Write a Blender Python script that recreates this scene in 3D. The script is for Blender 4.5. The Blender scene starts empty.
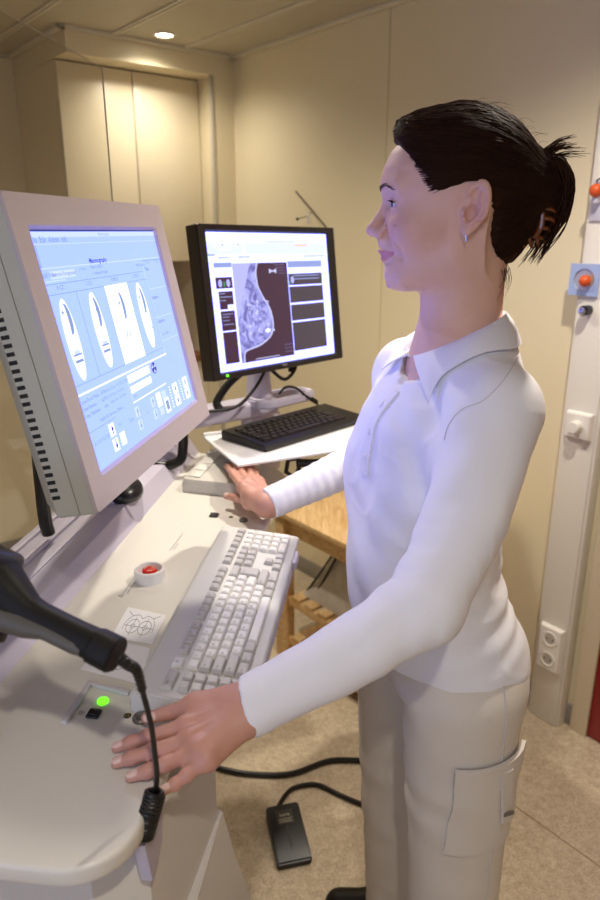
import bpy, bmesh, math, random
import numpy as np
from mathutils import Vector, Matrix
S = bpy.context.scene
COL = S.collection
rng = random.Random(7)

# ------------------------------------------------------------ camera, light, exposure
H_CAM, PITCH, FPX = 1.5, math.radians(17.7), 685.0
cam = bpy.data.cameras.new('camera')
cam.sensor_fit = 'VERTICAL'; cam.sensor_height = 36.0; cam.lens = FPX / 900 * 36
cam.clip_start = 0.05; cam.clip_end = 50
cam.dof.use_dof = True; cam.dof.focus_distance = 0.95; cam.dof.aperture_fstop = 5.0
cam_o = bpy.data.objects.new('camera', cam); COL.objects.link(cam_o)
cam_o.location = (0, 0, H_CAM); cam_o.rotation_euler = (math.pi / 2 - PITCH, 0, 0)
S.camera = cam_o
S.view_settings.view_transform = 'Standard'
S.view_settings.look = 'None'
S.view_settings.exposure = 0.12
S.view_settings.gamma = 1.0
S.view_settings.use_curve_mapping = False
FILL_W, FILL_RGB = 10, (.56, .66, 1.0)       # cool fill added from the unseen left side to light the near sleeve
fill_lamp = bpy.data.lights.new('cool_fill', 'AREA'); fill_lamp.shape = 'RECTANGLE'; fill_lamp.size = 1.15; fill_lamp.size_y = .85; fill_lamp.energy = FILL_W; fill_lamp.color = FILL_RGB
WARM = (1.0, 0.91, 0.77)
DOWNLIGHT_W = 13
SCREEN_A, SCREEN_B = 1.0, 1.0       # brightness of the two displays
wd = bpy.data.worlds.new('world'); S.world = wd; wd.use_nodes = True
wd.node_tree.nodes['Background'].inputs[0].default_value = (0.35, 0.36, 0.42, 1)
wd.node_tree.nodes['Background'].inputs[1].default_value = 0.02

# ------------------------------------------------------------ helpers
CT, ST = math.cos(PITCH), math.sin(PITCH)
def ray(px, py):
    u, v = px - 300.0, 450.0 - py
    return Vector((u, FPX * CT + v * ST, v * CT - FPX * ST))
def atz(px, py, z):
    d = ray(px, py); return Vector((0, 0, H_CAM)) + d * ((z - H_CAM) / d.z)
def aty(px, py, y):
    d = ray(px, py); return Vector((0, 0, H_CAM)) + d * (y / d.y)
def frame(o, x, y, z=None):
    x = Vector(x).normalized(); y = Vector(y)
    y = (y - x * y.dot(x)).normalized(); z = x.cross(y)
    m = Matrix((x, y, z)).transposed().to_4x4(); m.translation = Vector(o); return m

def lin(h):
    h = h.lstrip('#'); c = [int(h[i:i + 2], 16) / 255 for i in (0, 2, 4)]
    return tuple(v / 12.92 if v <= .04045 else ((v + .055) / 1.055) ** 2.4 for v in c) + (1,)
MATS = {}
def mat(name, col, rough=.5, metal=0., bump=0., bscale=200., var=0., vscale=5., emit=0., sss=0., spec=.5, sheen=0., attr=None, coat=0.):
    if name in MATS: return MATS[name]
    m = bpy.data.materials.new(name); m.use_nodes = True; nt = m.node_tree
    b = nt.nodes['Principled BSDF']
    c = lin(col) if isinstance(col, str) else tuple(col) + ((1,) if len(col) == 3 else ())
    b.inputs['Base Color'].default_value = c
    b.inputs['Roughness'].default_value = rough; b.inputs['Metallic'].default_value = metal
    b.inputs['Specular IOR Level'].default_value = spec
    if coat: b.inputs['Coat Weight'].default_value = coat
    if sheen: b.inputs['Sheen Weight'].default_value = sheen
    if sss:
        b.inputs['Subsurface Weight'].default_value = sss
        b.inputs['Subsurface Radius'].default_value = (1, .35, .18); b.inputs['Subsurface Scale'].default_value = .006
    tc = nt.nodes.new('ShaderNodeTexCoord')
    src = None
    if attr:
        at = nt.nodes.new('ShaderNodeAttribute'); at.attribute_name = attr; src = at.outputs['Color']
    if var:
        n = nt.nodes.new('ShaderNodeTexNoise'); n.inputs['Scale'].default_value = vscale; n.inputs['Detail'].default_value = 4
        nt.links.new(tc.outputs['Object'], n.inputs['Vector'])
        mr = nt.nodes.new('ShaderNodeMapRange'); mr.inputs[3].default_value = 1 - var; mr.inputs[4].default_value = 1 + var
        nt.links.new(n.outputs['Fac'], mr.inputs[0])
        mx = nt.nodes.new('ShaderNodeMix'); mx.data_type = 'RGBA'; mx.blend_type = 'MULTIPLY'; mx.inputs[0].default_value = 1
        mx.inputs[6].default_value = c
        if src: nt.links.new(src, mx.inputs[6])
        nt.links.new(mr.outputs[0], mx.inputs[7]); src = mx.outputs[2]
    if src: nt.links.new(src, b.inputs['Base Color'])
    if bump:
        n = nt.nodes.new('ShaderNodeTexNoise'); n.inputs['Scale'].default_value = bscale; n.inputs['Detail'].default_value = 3
        nt.links.new(tc.outputs['Object'], n.inputs['Vector'])
        bp = nt.nodes.new('ShaderNodeBump'); bp.inputs['Strength'].default_value = bump; bp.inputs['Distance'].default_value = .002
        nt.links.new(n.outputs['Fac'], bp.inputs['Height']); nt.links.new(bp.outputs[0], b.inputs['Normal'])
    if emit:
        b.inputs['Emission Color'].default_value = c; b.inputs['Emission Strength'].default_value = emit
    MATS[name] = m; return m
def emat(name, rgb, k=1.0):
    if name in MATS: return MATS[name]
    m = bpy.data.materials.new(name); m.use_nodes = True; nt = m.node_tree
    b = nt.nodes['Principled BSDF']; b.inputs['Base Color'].default_value = (.02, .02, .02, 1); b.inputs['Roughness'].default_value = .35
    b.inputs['Emission Color'].default_value = tuple(rgb) + (1,); b.inputs['Emission Strength'].default_value = k
    MATS[name] = m; return m

def tag(o, label=None, cat=None, group=None, kind=None):
    if label: o['label'] = label
    if cat: o['category'] = cat
    if group: o['group'] = group
    if kind: o['kind'] = kind
    return o
def finish(me, mats, angle=35):
    for m in (mats if isinstance(mats, (list, tuple)) else [mats]): me.materials.append(m)
    me.polygons.foreach_set('use_smooth', [True] * len(me.polygons))
    me.set_sharp_from_angle(angle=math.radians(angle))
def obj(name, bm, m, parent=None, angle=35, label=None, kind=None):
    """one mesh object out of a bmesh in world coordinates; its origin goes to its base"""
    bm.normal_update()
    if parent is None:
        vs = [v.co for v in bm.verts]
        lo = [min(v[i] for v in vs) for i in range(3)]; hi = [max(v[i] for v in vs) for i in range(3)]
        M = Matrix.Translation(((lo[0] + hi[0]) / 2, (lo[1] + hi[1]) / 2, lo[2]))
    else:
        M = parent.matrix_basis.copy() if parent.parent is None else parent.parent.matrix_basis.copy()
    bm.transform(M.inverted())
    me = bpy.data.meshes.new(name); bm.to_mesh(me); bm.free()
    finish(me, m, angle)
    o = bpy.data.objects.new(name, me); COL.objects.link(o)
    if parent is None: o.matrix_basis = M
    else: o.parent = parent
    return tag(o, label, None, None, kind)
def thing(name, loc, label, cat, group=None):
    o = bpy.data.objects.new(name, None); COL.objects.link(o); o.location = Vector(loc)
    o.empty_display_size = .05
    o.matrix_basis = Matrix.Translation(Vector(loc))
    return tag(o, label, cat, group)
def copy_tree(o, M=None, parent=None):
    c = o.copy(); COL.objects.link(c)
    if parent: c.parent = parent
    elif M is not None: c.matrix_basis = M
    for ch in list(o.children): copy_tree(ch, None, c)
    return c
def struct(o): o['kind'] = 'structure'; return o

NB = bmesh.new
def tag_mat(bm, faces, mi):
    for f in faces: f.material_index = mi
def box(bm, M, lo, hi, bev=0., seg=2, mi=0):
    t = bmesh.new()
    bmesh.ops.create_cube(t, size=1)
    lo = Vector(lo); hi = Vector(hi); c = (lo + hi) / 2; d = hi - lo
    for v in t.verts: v.co = Vector((v.co.x * d.x, v.co.y * d.y, v.co.z * d.z)) + c
    if bev: bmesh.ops.bevel(t, geom=t.edges[:], offset=bev, segments=seg, affect='EDGES', profile=.5)
    merge(bm, t, M, mi)
def merge(bm, t, M=None, mi=0):
    if M is not None: t.transform(M)
    for f in t.faces: f.material_index = f.material_index or mi
    me = bpy.data.meshes.new('tmp'); t.to_mesh(me); t.free(); bm.from_mesh(me); bpy.data.meshes.remove(me)
def prism(bm, M, pts, z0, z1, bev=0., mi=0, seg=2):
    t = bmesh.new()
    vs = [t.verts.new((p[0], p[1], z0)) for p in pts]; f = t.faces.new(vs)
    r = bmesh.ops.extrude_face_region(t, geom=[f])
    bmesh.ops.translate(t, vec=(0, 0, z1 - z0), verts=[g for g in r['geom'] if isinstance(g, bmesh.types.BMVert)])
    bmesh.ops.recalc_face_normals(t, faces=t.faces[:])
    if bev:
        es = [e for e in t.edges if abs(e.verts[0].co.z - e.verts[1].co.z) < 1e-6]
        bmesh.ops.bevel(t, geom=es, offset=bev, segments=seg, affect='EDGES', profile=.5)
    merge(bm, t, M, mi)
def lathe(bm, M, prof, n=32, mi=0):
    t = bmesh.new(); rings = []
    for r, z in prof:
        if r < 1e-6: rings.append([t.verts.new((0, 0, z))])
        else: rings.append([t.verts.new((r * math.cos(2 * math.pi * i / n), r * math.sin(2 * math.pi * i / n), z)) for i in range(n)])
    for a, b in zip(rings, rings[1:]):
        for i in range(n):
            j = (i + 1) % n
            if len(a) == 1 and len(b) == 1: continue
            if len(a) == 1: t.faces.new((a[0], b[j], b[i]))
            elif len(b) == 1: t.faces.new((a[i], a[j], b[0]))
            else: t.faces.new((a[i], a[j], b[j], b[i]))
    bmesh.ops.recalc_face_normals(t, faces=t.faces[:])
    merge(bm, t, M, mi)
def spline(pts, n=8):
    pts = [Vector(p) for p in pts]; out = []
    P = [pts[0] * 2 - pts[1]] + pts + [pts[-1] * 2 - pts[-2]]
    for i in range(1, len(P) - 2):
        a, b, c, d = P[i - 1], P[i], P[i + 1], P[i + 2]
        for k in range(n):
            t = k / n
            out.append(.5 * ((2 * b) + (c - a) * t + (2 * a - 5 * b + 4 * c - d) * t * t + (3 * b - a - 3 * c + d) * t ** 3))
    out.append(pts[-1]); return out
def tube(bm, pts, r, n=10, cap=True, mi=0, flat=None):
    """swept tube; r a number or a list; flat=(axis, factor) squashes it along an axis"""
    pts = [Vector(p) for p in pts]; k = len(pts)
    rs = [r] * k if not hasattr(r, '__len__') else list(r)
    if len(rs) != k: rs = list(np.interp(np.linspace(0, 1, k), np.linspace(0, 1, len(rs)), rs))
    T = [(pts[min(i + 1, k - 1)] - pts[max(i - 1, 0)]).normalized() for i in range(k)]
    u = T[0].orthogonal().normalized(); rings = []
    for i in range(k):
        u = (u - T[i] * u.dot(T[i])); u = u.normalized() if u.length > 1e-6 else T[i].orthogonal().normalized()
        w = T[i].cross(u)
        ring = []
        for j in range(n):
            o = (u * math.cos(2 * math.pi * j / n) + w * math.sin(2 * math.pi * j / n)) * rs[i]
            if flat: o = o - Vector(flat[0]) * o.dot(Vector(flat[0])) * (1 - flat[1])
            ring.append(bm.verts.new(pts[i] + o))
        rings.append(ring)
    for a, b in zip(rings, rings[1:]):
        for j in range(n):
            f = bm.faces.new((a[j], a[(j + 1) % n], b[(j + 1) % n], b[j])); f.material_index = mi
    if cap:
        f = bm.faces.new(rings[0][::-1]); f.material_index = mi
        f = bm.faces.new(rings[-1]); f.material_index = mi
def text(bm, M, s, size, mi=0, align='LEFT', bold=0.):
    cu = bpy.data.curves.new('t', 'FONT'); cu.body = s; cu.size = size; cu.align_x = align; cu.align_y = 'CENTER'; cu.offset = bold * size
    cu.resolution_u = 2
    o = bpy.data.objects.new('t', cu); me = bpy.data.meshes.new_from_object(o)
    t = bmesh.new(); t.from_mesh(me); bpy.data.objects.remove(o); bpy.data.curves.remove(cu); bpy.data.meshes.remove(me)
    for f in t.faces: f.material_index = 0
    merge(bm, t, M, mi)
def poly(bm, M, pts, z=0., mi=0):
    vs = [bm.verts.new(M @ Vector((p[0], p[1], z))) for p in pts]
    f = bm.faces.new(vs); f.material_index = mi
def rect(bm, M, x0, y0, x1, y1, z=0., mi=0): poly(bm, M, [(x0, y0), (x1, y0), (x1, y1), (x0, y1)], z, mi)
I4 = Matrix.Identity(4)

# ------------------------------------------------------------ the room
C0 = Vector((-.28, 3.21, 0)); AX = Vector((-.7727, -.6347, 0)); BX = Vector((-.6347, .7727, 0))
RM = Matrix((AX, BX, Vector((0, 0, 1)))).transposed().to_4x4(); RM.translation = C0    # room axes: a away from right wall, b towards the far end
# note: (a, b, z) is left handed, so meshes get their normals recalculated
CEIL = 2.19
def rbox(bm, lo, hi, bev=0., mi=0):
    t = bmesh.new(); box(t, None, lo, hi, bev); t.transform(RM); bmesh.ops.reverse_faces(t, faces=t.faces[:]); merge(bm, t, None, mi)
def rp(a, b, z): return RM @ Vector((a, b, z))
def wall_material(name, col):
    m = mat(name, col, .42, bump=.08, bscale=60, var=.03, vscale=1.5); return m
cream = wall_material('cream_laminate', '#e5d9b9')
cab_m = mat('cabinet_laminate', '#e8dcbf', .38, var=.02)
ceil_m = mat('ceiling_panel', '#c3bba6', .6)
nt = ceil_m.node_tree
tc = nt.nodes.new('ShaderNodeTexCoord'); vo = nt.nodes.new('ShaderNodeTexVoronoi'); vo.inputs['Scale'].default_value = 150; vo.inputs['Randomness'].default_value = 0
nt.links.new(tc.outputs['Object'], vo.inputs['Vector'])
rp_ = nt.nodes.new('ShaderNodeValToRGB'); rp_.color_ramp.elements[0].position = .16; rp_.color_ramp.elements[0].color = lin('#8b8371'); rp_.color_ramp.elements[1].position = .24; rp_.color_ramp.elements[1].color = lin('#c3bba6')
nt.links.new(vo.outputs['Distance'], rp_.inputs[0]); nt.links.new(rp_.outputs[0], nt.nodes['Principled BSDF'].inputs['Base Color'])
strip_m = mat('ceiling_strip', '#d6cfbd', .45)
floor_m = mat('speckled_vinyl', '#cdb68e', .42, bump=.05, bscale=300)
nt = floor_m.node_tree; tc = nt.nodes.new('ShaderNodeTexCoord')
n1 = nt.nodes.new('ShaderNodeTexNoise'); n1.inputs['Scale'].default_value = 190; n1.inputs['Detail'].default_value = 5; n1.inputs['Roughness'].default_value = .75
n2 = nt.nodes.new('ShaderNodeTexNoise'); n2.inputs['Scale'].default_value = 45; n2.inputs['Detail'].default_value = 3
ad = nt.nodes.new('ShaderNodeMath'); ad.operation = 'MULTIPLY_ADD'; ad.inputs[1].default_value = .35
nt.links.new(tc.outputs['Object'], n1.inputs[0]); nt.links.new(tc.outputs['Object'], n2.inputs[0])
nt.links.new(n2.outputs[0], ad.inputs[0]); nt.links.new(n1.outputs[0], ad.inputs[2])
fr = nt.nodes.new('ShaderNodeValToRGB'); e = fr.color_ramp.elements
e[0].position = .48; e[0].color = lin('#a8947a'); e[1].position = .86; e[1].color = lin('#ded0b6')
nt.links.new(ad.outputs[0], fr.inputs[0]); nt.links.new(fr.outputs[0], nt.nodes['Principled BSDF'].inputs['Base Color'])
seam_m = mat('floor_seam', '#8d7853', .6)

AMAX, BMIN, BB = 3.0, -4.2, .57
b = NB(); rbox(b, (-.06, BMIN - .06, -.06), (AMAX + .06, BB + .06, 0)); struct(obj('floor', b, floor_m))
b = NB(); rbox(b, (-.06, BMIN - .06, CEIL), (AMAX + .06, BB + .06, CEIL + .06)); struct(obj('ceiling', b, ceil_m))
b = NB(); rbox(b, (-.06, BMIN, 0), (0, .02, CEIL)); struct(obj('wall_right', b, cream))
WB0, WB1, WZ0, WZ1 = -3.35, -2.15, .95, 1.85                 # opening for the added fill light in the left wall, behind the camera's left shoulder
b = NB()
for lo, hi in (((AMAX, BMIN, 0), (AMAX + .06, WB0, CEIL)), ((AMAX, WB1, 0), (AMAX + .06, BB, CEIL)), ((AMAX, WB0, 0), (AMAX + .06, WB1, WZ0)), ((AMAX, WB0, WZ1), (AMAX + .06, WB1, CEIL))): rbox(b, lo, hi)
struct(obj('wall_left', b, cream))
b = NB(); rbox(b, (-.06, BMIN - .06, 0), (AMAX + .06, BMIN, CEIL)); struct(obj('wall_front', b, cream))
b = NB(); rbox(b, (-.06, BB, 0), (AMAX + .06, BB + .06, CEIL)); struct(obj('wall_back', b, cream))
# boxed niche at the far end: header, pier, inner return
b = NB()
rbox(b, (0, 0, 2.11), (.715, BB, CEIL)); rbox(b, (0, 0, 0), (.1, BB, 2.11))
struct(obj('wall_niche', b, cream))
b = NB(); rbox(b, (.1, -.004, 0), (.118, .012, 2.11), .003); struct(obj('trim_1', b, mat('grey_edge_trim', '#b9b2a2', .4)))
# ceiling joint strips and wall coving
k = 2
for a in (.235, .54, .845, 1.6, 2.35):
    b = NB(); rbox(b, (a - .013, BMIN, CEIL - .006), (a + .013, (-.0 if a < .72 else BB), CEIL + .002), .002); rbox(b, (a - .002, BMIN, CEIL - .009), (a + .002, (-.0 if a < .72 else BB), CEIL), 0)
    struct(obj('trim_%d' % k, b, strip_m)); k += 1
for lo, hi in (((0, BMIN, CEIL - .012), (.03, 0, CEIL + .001)), ((0, -.03, CEIL - .012), (.745, 0, CEIL + .001)), ((.715, -.03, CEIL - .012), (.745, BB, CEIL + .001)), ((.745, BB - .03, CEIL - .012), (AMAX, BB, CEIL + .001))):
    b = NB(); rbox(b, lo, hi, .004); struct(obj('trim_%d' % k, b, strip_m)); k += 1
# wall panel joints
for bb in (-.9, -2.3):
    b = NB(); rbox(b, (-.001, bb - .0015, .08), (.0012, bb + .0015, CEIL)); struct(obj('trim_%d' % k, b, mat('panel_joint', '#cdbd98', .5))); k += 1
# floor welded seams
for aa in (.418, 1.9):
    b = NB(); rbox(b, (aa, BMIN, -.001), (aa + .003, BB, .0006)); struct(obj('trim_%d' % k, b, seam_m)); k += 1
grey_base = mat('grey_skirting', '#8f8a80', .5)
b = NB(); rbox(b, (-.001, BMIN, 0), (.008, -2.85, .075), .002); rbox(b, (-.001, -1.805, 0), (.008, 0, .075), .002); struct(obj('baseboard_right', b, grey_base))
b = NB(); rbox(b, (.72, BB - .008, 0), (AMAX, BB + .001, .075), .002); struct(obj('baseboard_back', b, grey_base))
# added, out of view: white-framed window holding the cool fill lamp
fill_lamp_o = bpy.data.objects.new('cool_fill', fill_lamp); COL.objects.link(fill_lamp_o)
fill_lamp_o.matrix_basis = frame(rp(AMAX + .055, (WB0 + WB1) / 2, (WZ0 + WZ1) / 2), BX, (0, 0, 1)); 
if (fill_lamp_o.matrix_basis.to_3x3().col[2]).dot(AX) < 0: fill_lamp_o.matrix_basis = frame(rp(AMAX + .055, (WB0 + WB1) / 2, (WZ0 + WZ1) / 2), -BX, (0, 0, 1))
b = NB(); wf = mat('added_window_paint', '#e8e4da', .4)
for lo, hi in (((AMAX - .01, WB0, WZ0), (AMAX + .05, WB0 + .04, WZ1)), ((AMAX - .01, WB1 - .04, WZ0), (AMAX + .05, WB1, WZ1)), ((AMAX - .01, WB0 + .04, WZ0), (AMAX + .05, WB1 - .04, WZ0 + .04)), ((AMAX - .01, WB0 + .04, WZ1 - .04), (AMAX + .05, WB1 - .04, WZ1))): rbox(b, lo, hi, .003)
struct(obj('added_window_1', b, wf))
# red door
frame_m = mat('door_frame_paint', '#d9cbb0', .4); red_m = mat('red_door_laminate', '#8e0f1a', .3)
b = NB()
for lo, hi in (((-.002, -1.862, 0), (.02, -1.808, 2.05)), ((-.002, -2.84, 0), (.02, -2.787, 2.05)), ((-.002, -2.84, 2.05), (.02, -1.808, 2.1))): rbox(b, lo, hi, .003)
dr = struct(obj('door_1', b, frame_m))
b = NB(); rbox(b, (-.001, -2.787, .004), (.012, -1.862, 2.05), .002); obj('leaf', b, red_m, dr, label='red door leaf')
b = NB(); hm = mat('door_handle_metal', '#a5a29b', .3, 1.)
tube(b, [rp(.012, -2.72, 1.0), rp(.06, -2.72, 1.0), rp(.06, -2.6, 1.0)], .009); obj('door_handle', b, hm, dr)

# ------------------------------------------------------------ downlights (recessed ceiling lamps)
lens_m = emat('downlight_lens', (1.0, .93, .72), 14)
def downlight(a, bb, label, watts=DOWNLIGHT_W):
    p = rp(a, bb, CEIL); t = thing('ceiling_downlight', p, label, 'ceiling light', 'recessed ceiling downlights')
    M = Matrix.Translation(p)
    b = NB(); lathe(b, M, [(.030, .001), (.030, -.003), (.034, -.006), (.041, -.005), (.043, .001)], 40); obj('trim_ring', b, mat('downlight_ring', '#e9e2d0', .35), t)
    b = NB(); lathe(b, M, [(0, -.0025), (.030, -.0025), (.030, .0)], 40); obj('lens', b, lens_m, t)
    L = bpy.data.lights.new('downlight_lamp', 'SPOT'); L.energy = watts * 4; L.color = WARM; L.spot_size = math.radians(150); L.spot_blend = .9; L.shadow_soft_size = .025
    lo = bpy.data.objects.new('downlight_lamp', L); COL.objects.link(lo); lo.parent = t; lo.location = (0, 0, -.012)
    return t
downlight(.39, -.13, 'small round recessed ceiling light glowing above the cabinet niche', 4)
# ------------------------------------------------------------ tall cabinet in the niche
t = thing('wall_cabinet', rp(.4, .3, 1.38), 'cream two-door wall cabinet set into the niche under the header', 'cabinet')
b = NB(); rbox(b, (.101, .135, 1.38), (.713, BB - .001, 2.109)); obj('body', b, cab_m, t)
for a0, a1 in ((.104, .405), (.409, .712)):
    b = NB(); rbox(b, (a0, .115, 1.375), (a1, .134, 2.104), .002); obj('door', b, cab_m, t)
brown_m = mat('brown_board', '#8a6b45', .5, var=.06, vscale=8)
t = thing('niche_counter', rp(.4, .3, 0), 'brown wooden counter unit below the wall cabinet in the niche', 'counter')
b = NB(); rbox(b, (.101, .10, .92), (.713, BB - .001, .95), .003); obj('top', b, mat('red_brown_wood', '#7d4a2b', .4), t)
b = NB(); rbox(b, (.101, .14, 0), (.713, BB - .002, .919)); obj('body', b, cab_m, t)
b = NB(); rbox(b, (.101, BB - .012, .951), (.713, BB - .001, 1.374)); o = obj('splash_panel', b, brown_m, t); o['label'] = 'brown board behind the counter'

# ------------------------------------------------------------ trunking, switch, socket, hooks on the right wall
white_p = mat('white_plastic', '#e9e5de', .35); trunk_m = mat('trunking_plastic', '#e8e3da', .4)
t = thing('cable_trunking', rp(.025, -1.73, 0), 'tall white cable trunking running up the right wall beside the red door', 'cable trunking')
b = NB(); rbox(b, (0, -1.785, 0), (.045, -1.675, CEIL - .013), .004); obj('body', b, trunk_m, t)
b = NB(); rbox(b, (.0452, -1.777, .001), (.05, -1.683, CEIL - .013), .002); obj('cover', b, trunk_m, t)
def plate(name, label, cat, z, hgt):
    t = thing(name, rp(.05, -1.732, z - hgt / 2), label, cat)
    b = NB()
    tt = bmesh.new(); box(tt, None, (.0505, -1.772, z - hgt / 2), (.066, -1.692, z + hgt / 2), 0)
    for v in tt.verts:
        if v.co.x > .06: v.co.y = -1.732 + (v.co.y + 1.732) * .86; v.co.z = z + (v.co.z - z) * (1 - .012 / hgt)
    bmesh.ops.bevel(tt, geom=tt.edges[:], offset=.0015, segments=2, affect='EDGES')
    tt.transform(RM); bmesh.ops.reverse_faces(tt, faces=tt.faces[:]); merge(b, tt)
    obj('plate', b, white_p, t); return t
RX = frame(rp(.066, -1.732, 0), BX, (0, 0, 1))      # z axis points out of the wall face
if RX.to_3x3().col[2].dot(AX) < 0: RX = frame(rp(.066, -1.732, 0), -BX, (0, 0, 1))
t = plate('light_switch', 'square white rotary switch on the trunking at shoulder height', 'switch', .985, .08)
b = NB(); lathe(b, RX @ Matrix.Translation((0, .985, 0)), [(.017, -.001), (.0165, .022), (.0145, .024), (0, .024)], 32); obj('knob', b, white_p, t)
t = plate('power_socket', 'double white wall socket low on the trunking', 'power socket', .27, .155)
for dz in (.035, -.035):
    b = NB(); lathe(b, RX @ Matrix.Translation((0, .27 + dz, 0)), [(.0245, -.0005), (.0245, .002), (.021, .0025), (.0195, -.0), (.0195, .0004), (0, .0004)], 32)
    so = obj('outlet', b, white_p, t)
    b = NB()
    for sx in (-1, 1): lathe(b, RX @ Matrix.Translation((sx * .0095, .27 + dz, .0006)), [(.0028, 0), (.0028, .0004), (0, .0004)], 12)
    lathe(b, RX @ Matrix.Translation((0, .27 + dz, .0006)), [(.0158, .0), (.0158, .0002), (0, .0002)], 24, mi=1)
    obj('pin_hole', b, [mat('dark_hole', '#15120f', .6), mat('socket_well', '#b9b1a6', .5)], so)
orange = mat('orange_ball', '#d2551f', .35); shadow_grey = mat('grey_bracket', '#b7b3b4', .45); chrome = mat('chrome', '#d8d8d8', .12, 1.)
RT = lambda z, y=0.: frame(rp(.05, -1.732 + y, z), RX.to_3x3().col[0], (0, 0, 1))
t = thing('coat_hook', rp(.05, -1.70, 1.6), 'orange ball on a white bracket, highest of the fittings on the trunking', 'hook')
b = NB(); box(b, RT(1.575, .022), (-.022, -.05, .0003), (.022, .05, .007), .003); box(b, RT(1.575, .022), (-.006, -.008, .006), (.006, .008, .03), .002); obj('bracket', b, mat('lilac_plastic', '#c9c6d6', .45), t)
b = NB(); tt = bmesh.new(); bmesh.ops.create_uvsphere(tt, u_segments=28, v_segments=16, radius=.0165); merge(b, tt, RT(1.598, .022) @ Matrix.Translation((0, 0, .03))); obj('ball', b, orange, t)
b = NB(); tube(b, [rp(.08, -1.71, 1.612), rp(.08, -1.71, 1.622), rp(.066, -1.71, 1.626)], .0025, 8); obj('cap', b, mat('dark_metal', '#3a3634', .4, .6), t)
t = thing('wall_fitting', rp(.05, -1.69, 1.335), 'square pale blue plate with a round mirror and orange ball on the trunking', 'wall fitting')
blue_pl = mat('pale_blue_plate', '#9fb2de', .4)
b = NB(); Mp = RT(1.378, .036)
ring = [(.029 * math.cos(i * math.pi / 24), .029 * math.sin(i * math.pi / 24)) for i in range(48)]
sq = []
for x, y in ring:
    s = .041 / max(abs(x), abs(y)); sq.append((x * s, y * s))
tt = bmesh.new()
for z0 in (.004, .010):
    pass
A_ = [[tt.verts.new((x, y, z)) for x, y in P_] for P_, z in ((sq, .004), (sq, .010), (ring, .010), (ring, .004))]
for q in range(4):
    for i in range(48): tt.faces.new((A_[q][i], A_[q][(i + 1) % 48], A_[(q + 1) % 4][(i + 1) % 48], A_[(q + 1) % 4][i]))
bmesh.ops.recalc_face_normals(tt, faces=tt.faces[:]); merge(b, tt, Mp); obj('plate', b, blue_pl, t)
b = NB(); lathe(b, Mp, [(.0285, .0005), (.0285, .005), (0, .005)], 40); obj('mirror_disc', b, mat('mirror_disc', '#d9d6cc', .15, .6), t)
b = NB(); tt = bmesh.new(); bmesh.ops.create_uvsphere(tt, u_segments=28, v_segments=16, radius=.0155); merge(b, tt, Mp @ Matrix.Translation((.010 if Mp.to_3x3().col[0].x > 0 else -.010, -.002, .022))); obj('ball', b, orange, t)
t = thing('knob_hook', rp(.05, -1.70, 1.27), 'small chrome knob below the pale blue plate on the trunking', 'hook')
b = NB(); lathe(b, RT(1.300, .018), [(.0135, .0003), (.0135, .028), (.0125, .03), (0, .03)], 28); obj('stem', b, mat('dark_chrome', '#4a4b52', .2, .9), t)
b = NB(); lathe(b, RT(1.300, .018), [(.0105, .0305), (.0105, .033), (.009, .035), (0, .036)], 28); obj('cap', b, chrome, t)

# thin metal rod hook on the wall over the black monitor
t = thing('wall_rod', rp(.0, -.53, 1.5), 'thin metal rod leaning from a small hook on the wall above the black monitor', 'rod')
b = NB(); tube(b, [rp(.02, -.44, 1.648), rp(.02, -.62, 1.515)], .004, 8); obj('rod', b, mat('dull_steel', '#8d8574', .4, .7), t)
b = NB(); tube(b, [rp(.0, -.53, 1.57), rp(.03, -.53, 1.565), rp(.03, -.525, 1.53)], .004, 8); tube(b, [rp(.03, -.53, 1.555), rp(.045, -.48, 1.546)], .003, 8); obj('hook', b, chrome, t)
b = NB(); tt = bmesh.new(); bmesh.ops.create_uvsphere(tt, u_segments=12, v_segments=8, radius=.006); merge(b, tt, Matrix.Translation(rp(.045, -.48, 1.546))); obj('tip', b, mat('dark_metal', '#3a3634', .4, .6), t)

# ------------------------------------------------------------ pine side table against the right wall
pine = mat('pine_wood', '#d7ae74', .45)
nt = pine.node_tree; tc = nt.nodes.new('ShaderNodeTexCoord'); mp = nt.nodes.new('ShaderNodeMapping'); mp.inputs['Rotation'].default_value = (0, 0, math.radians(39.4)); mp.inputs['Scale'].default_value = (22, 3, 22)
ns = nt.nodes.new('ShaderNodeTexNoise'); ns.inputs['Scale'].default_value = 2.2; ns.inputs['Detail'].default_value = 4; ns.inputs['Distortion'].default_value = 1.2
cr = nt.nodes.new('ShaderNodeValToRGB'); cr.color_ramp.elements[0].position = .3; cr.color_ramp.elements[0].color = lin('#d0a56c'); cr.color_ramp.elements[1].position = .7; cr.color_ramp.elements[1].color = lin('#edcd9a')
nt.links.new(tc.outputs['Object'], mp.inputs[0]); nt.links.new(mp.outputs[0], ns.inputs[0]); nt.links.new(ns.outputs[0], cr.inputs[0]); nt.links.new(cr.outputs[0], nt.nodes['Principled BSDF'].inputs['Base Color'])
TA0, TA1, TB1, TB0, TZ = .03, .486, -.895, -1.48, .585
t = thing('side_table', rp(.26, -1.25, 0), 'pale pine side table with slatted lower shelves behind the woman', 'table')
b = NB(); rbox(b, (TA0, TB0, TZ - .022), (TA1 + .01, TB1 + .01, TZ), .003); obj('table_top', b, pine, t)
for a, bb in ((TA1 - .05, TB1 - .045), (TA0, TB1 - .045), (TA1 - .05, TB0), (TA0, TB0)):
    b = NB(); rbox(b, (a, bb, 0), (a + .05, bb + .045, TZ - .0225), .002); obj('leg', b, pine, t)
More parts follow.
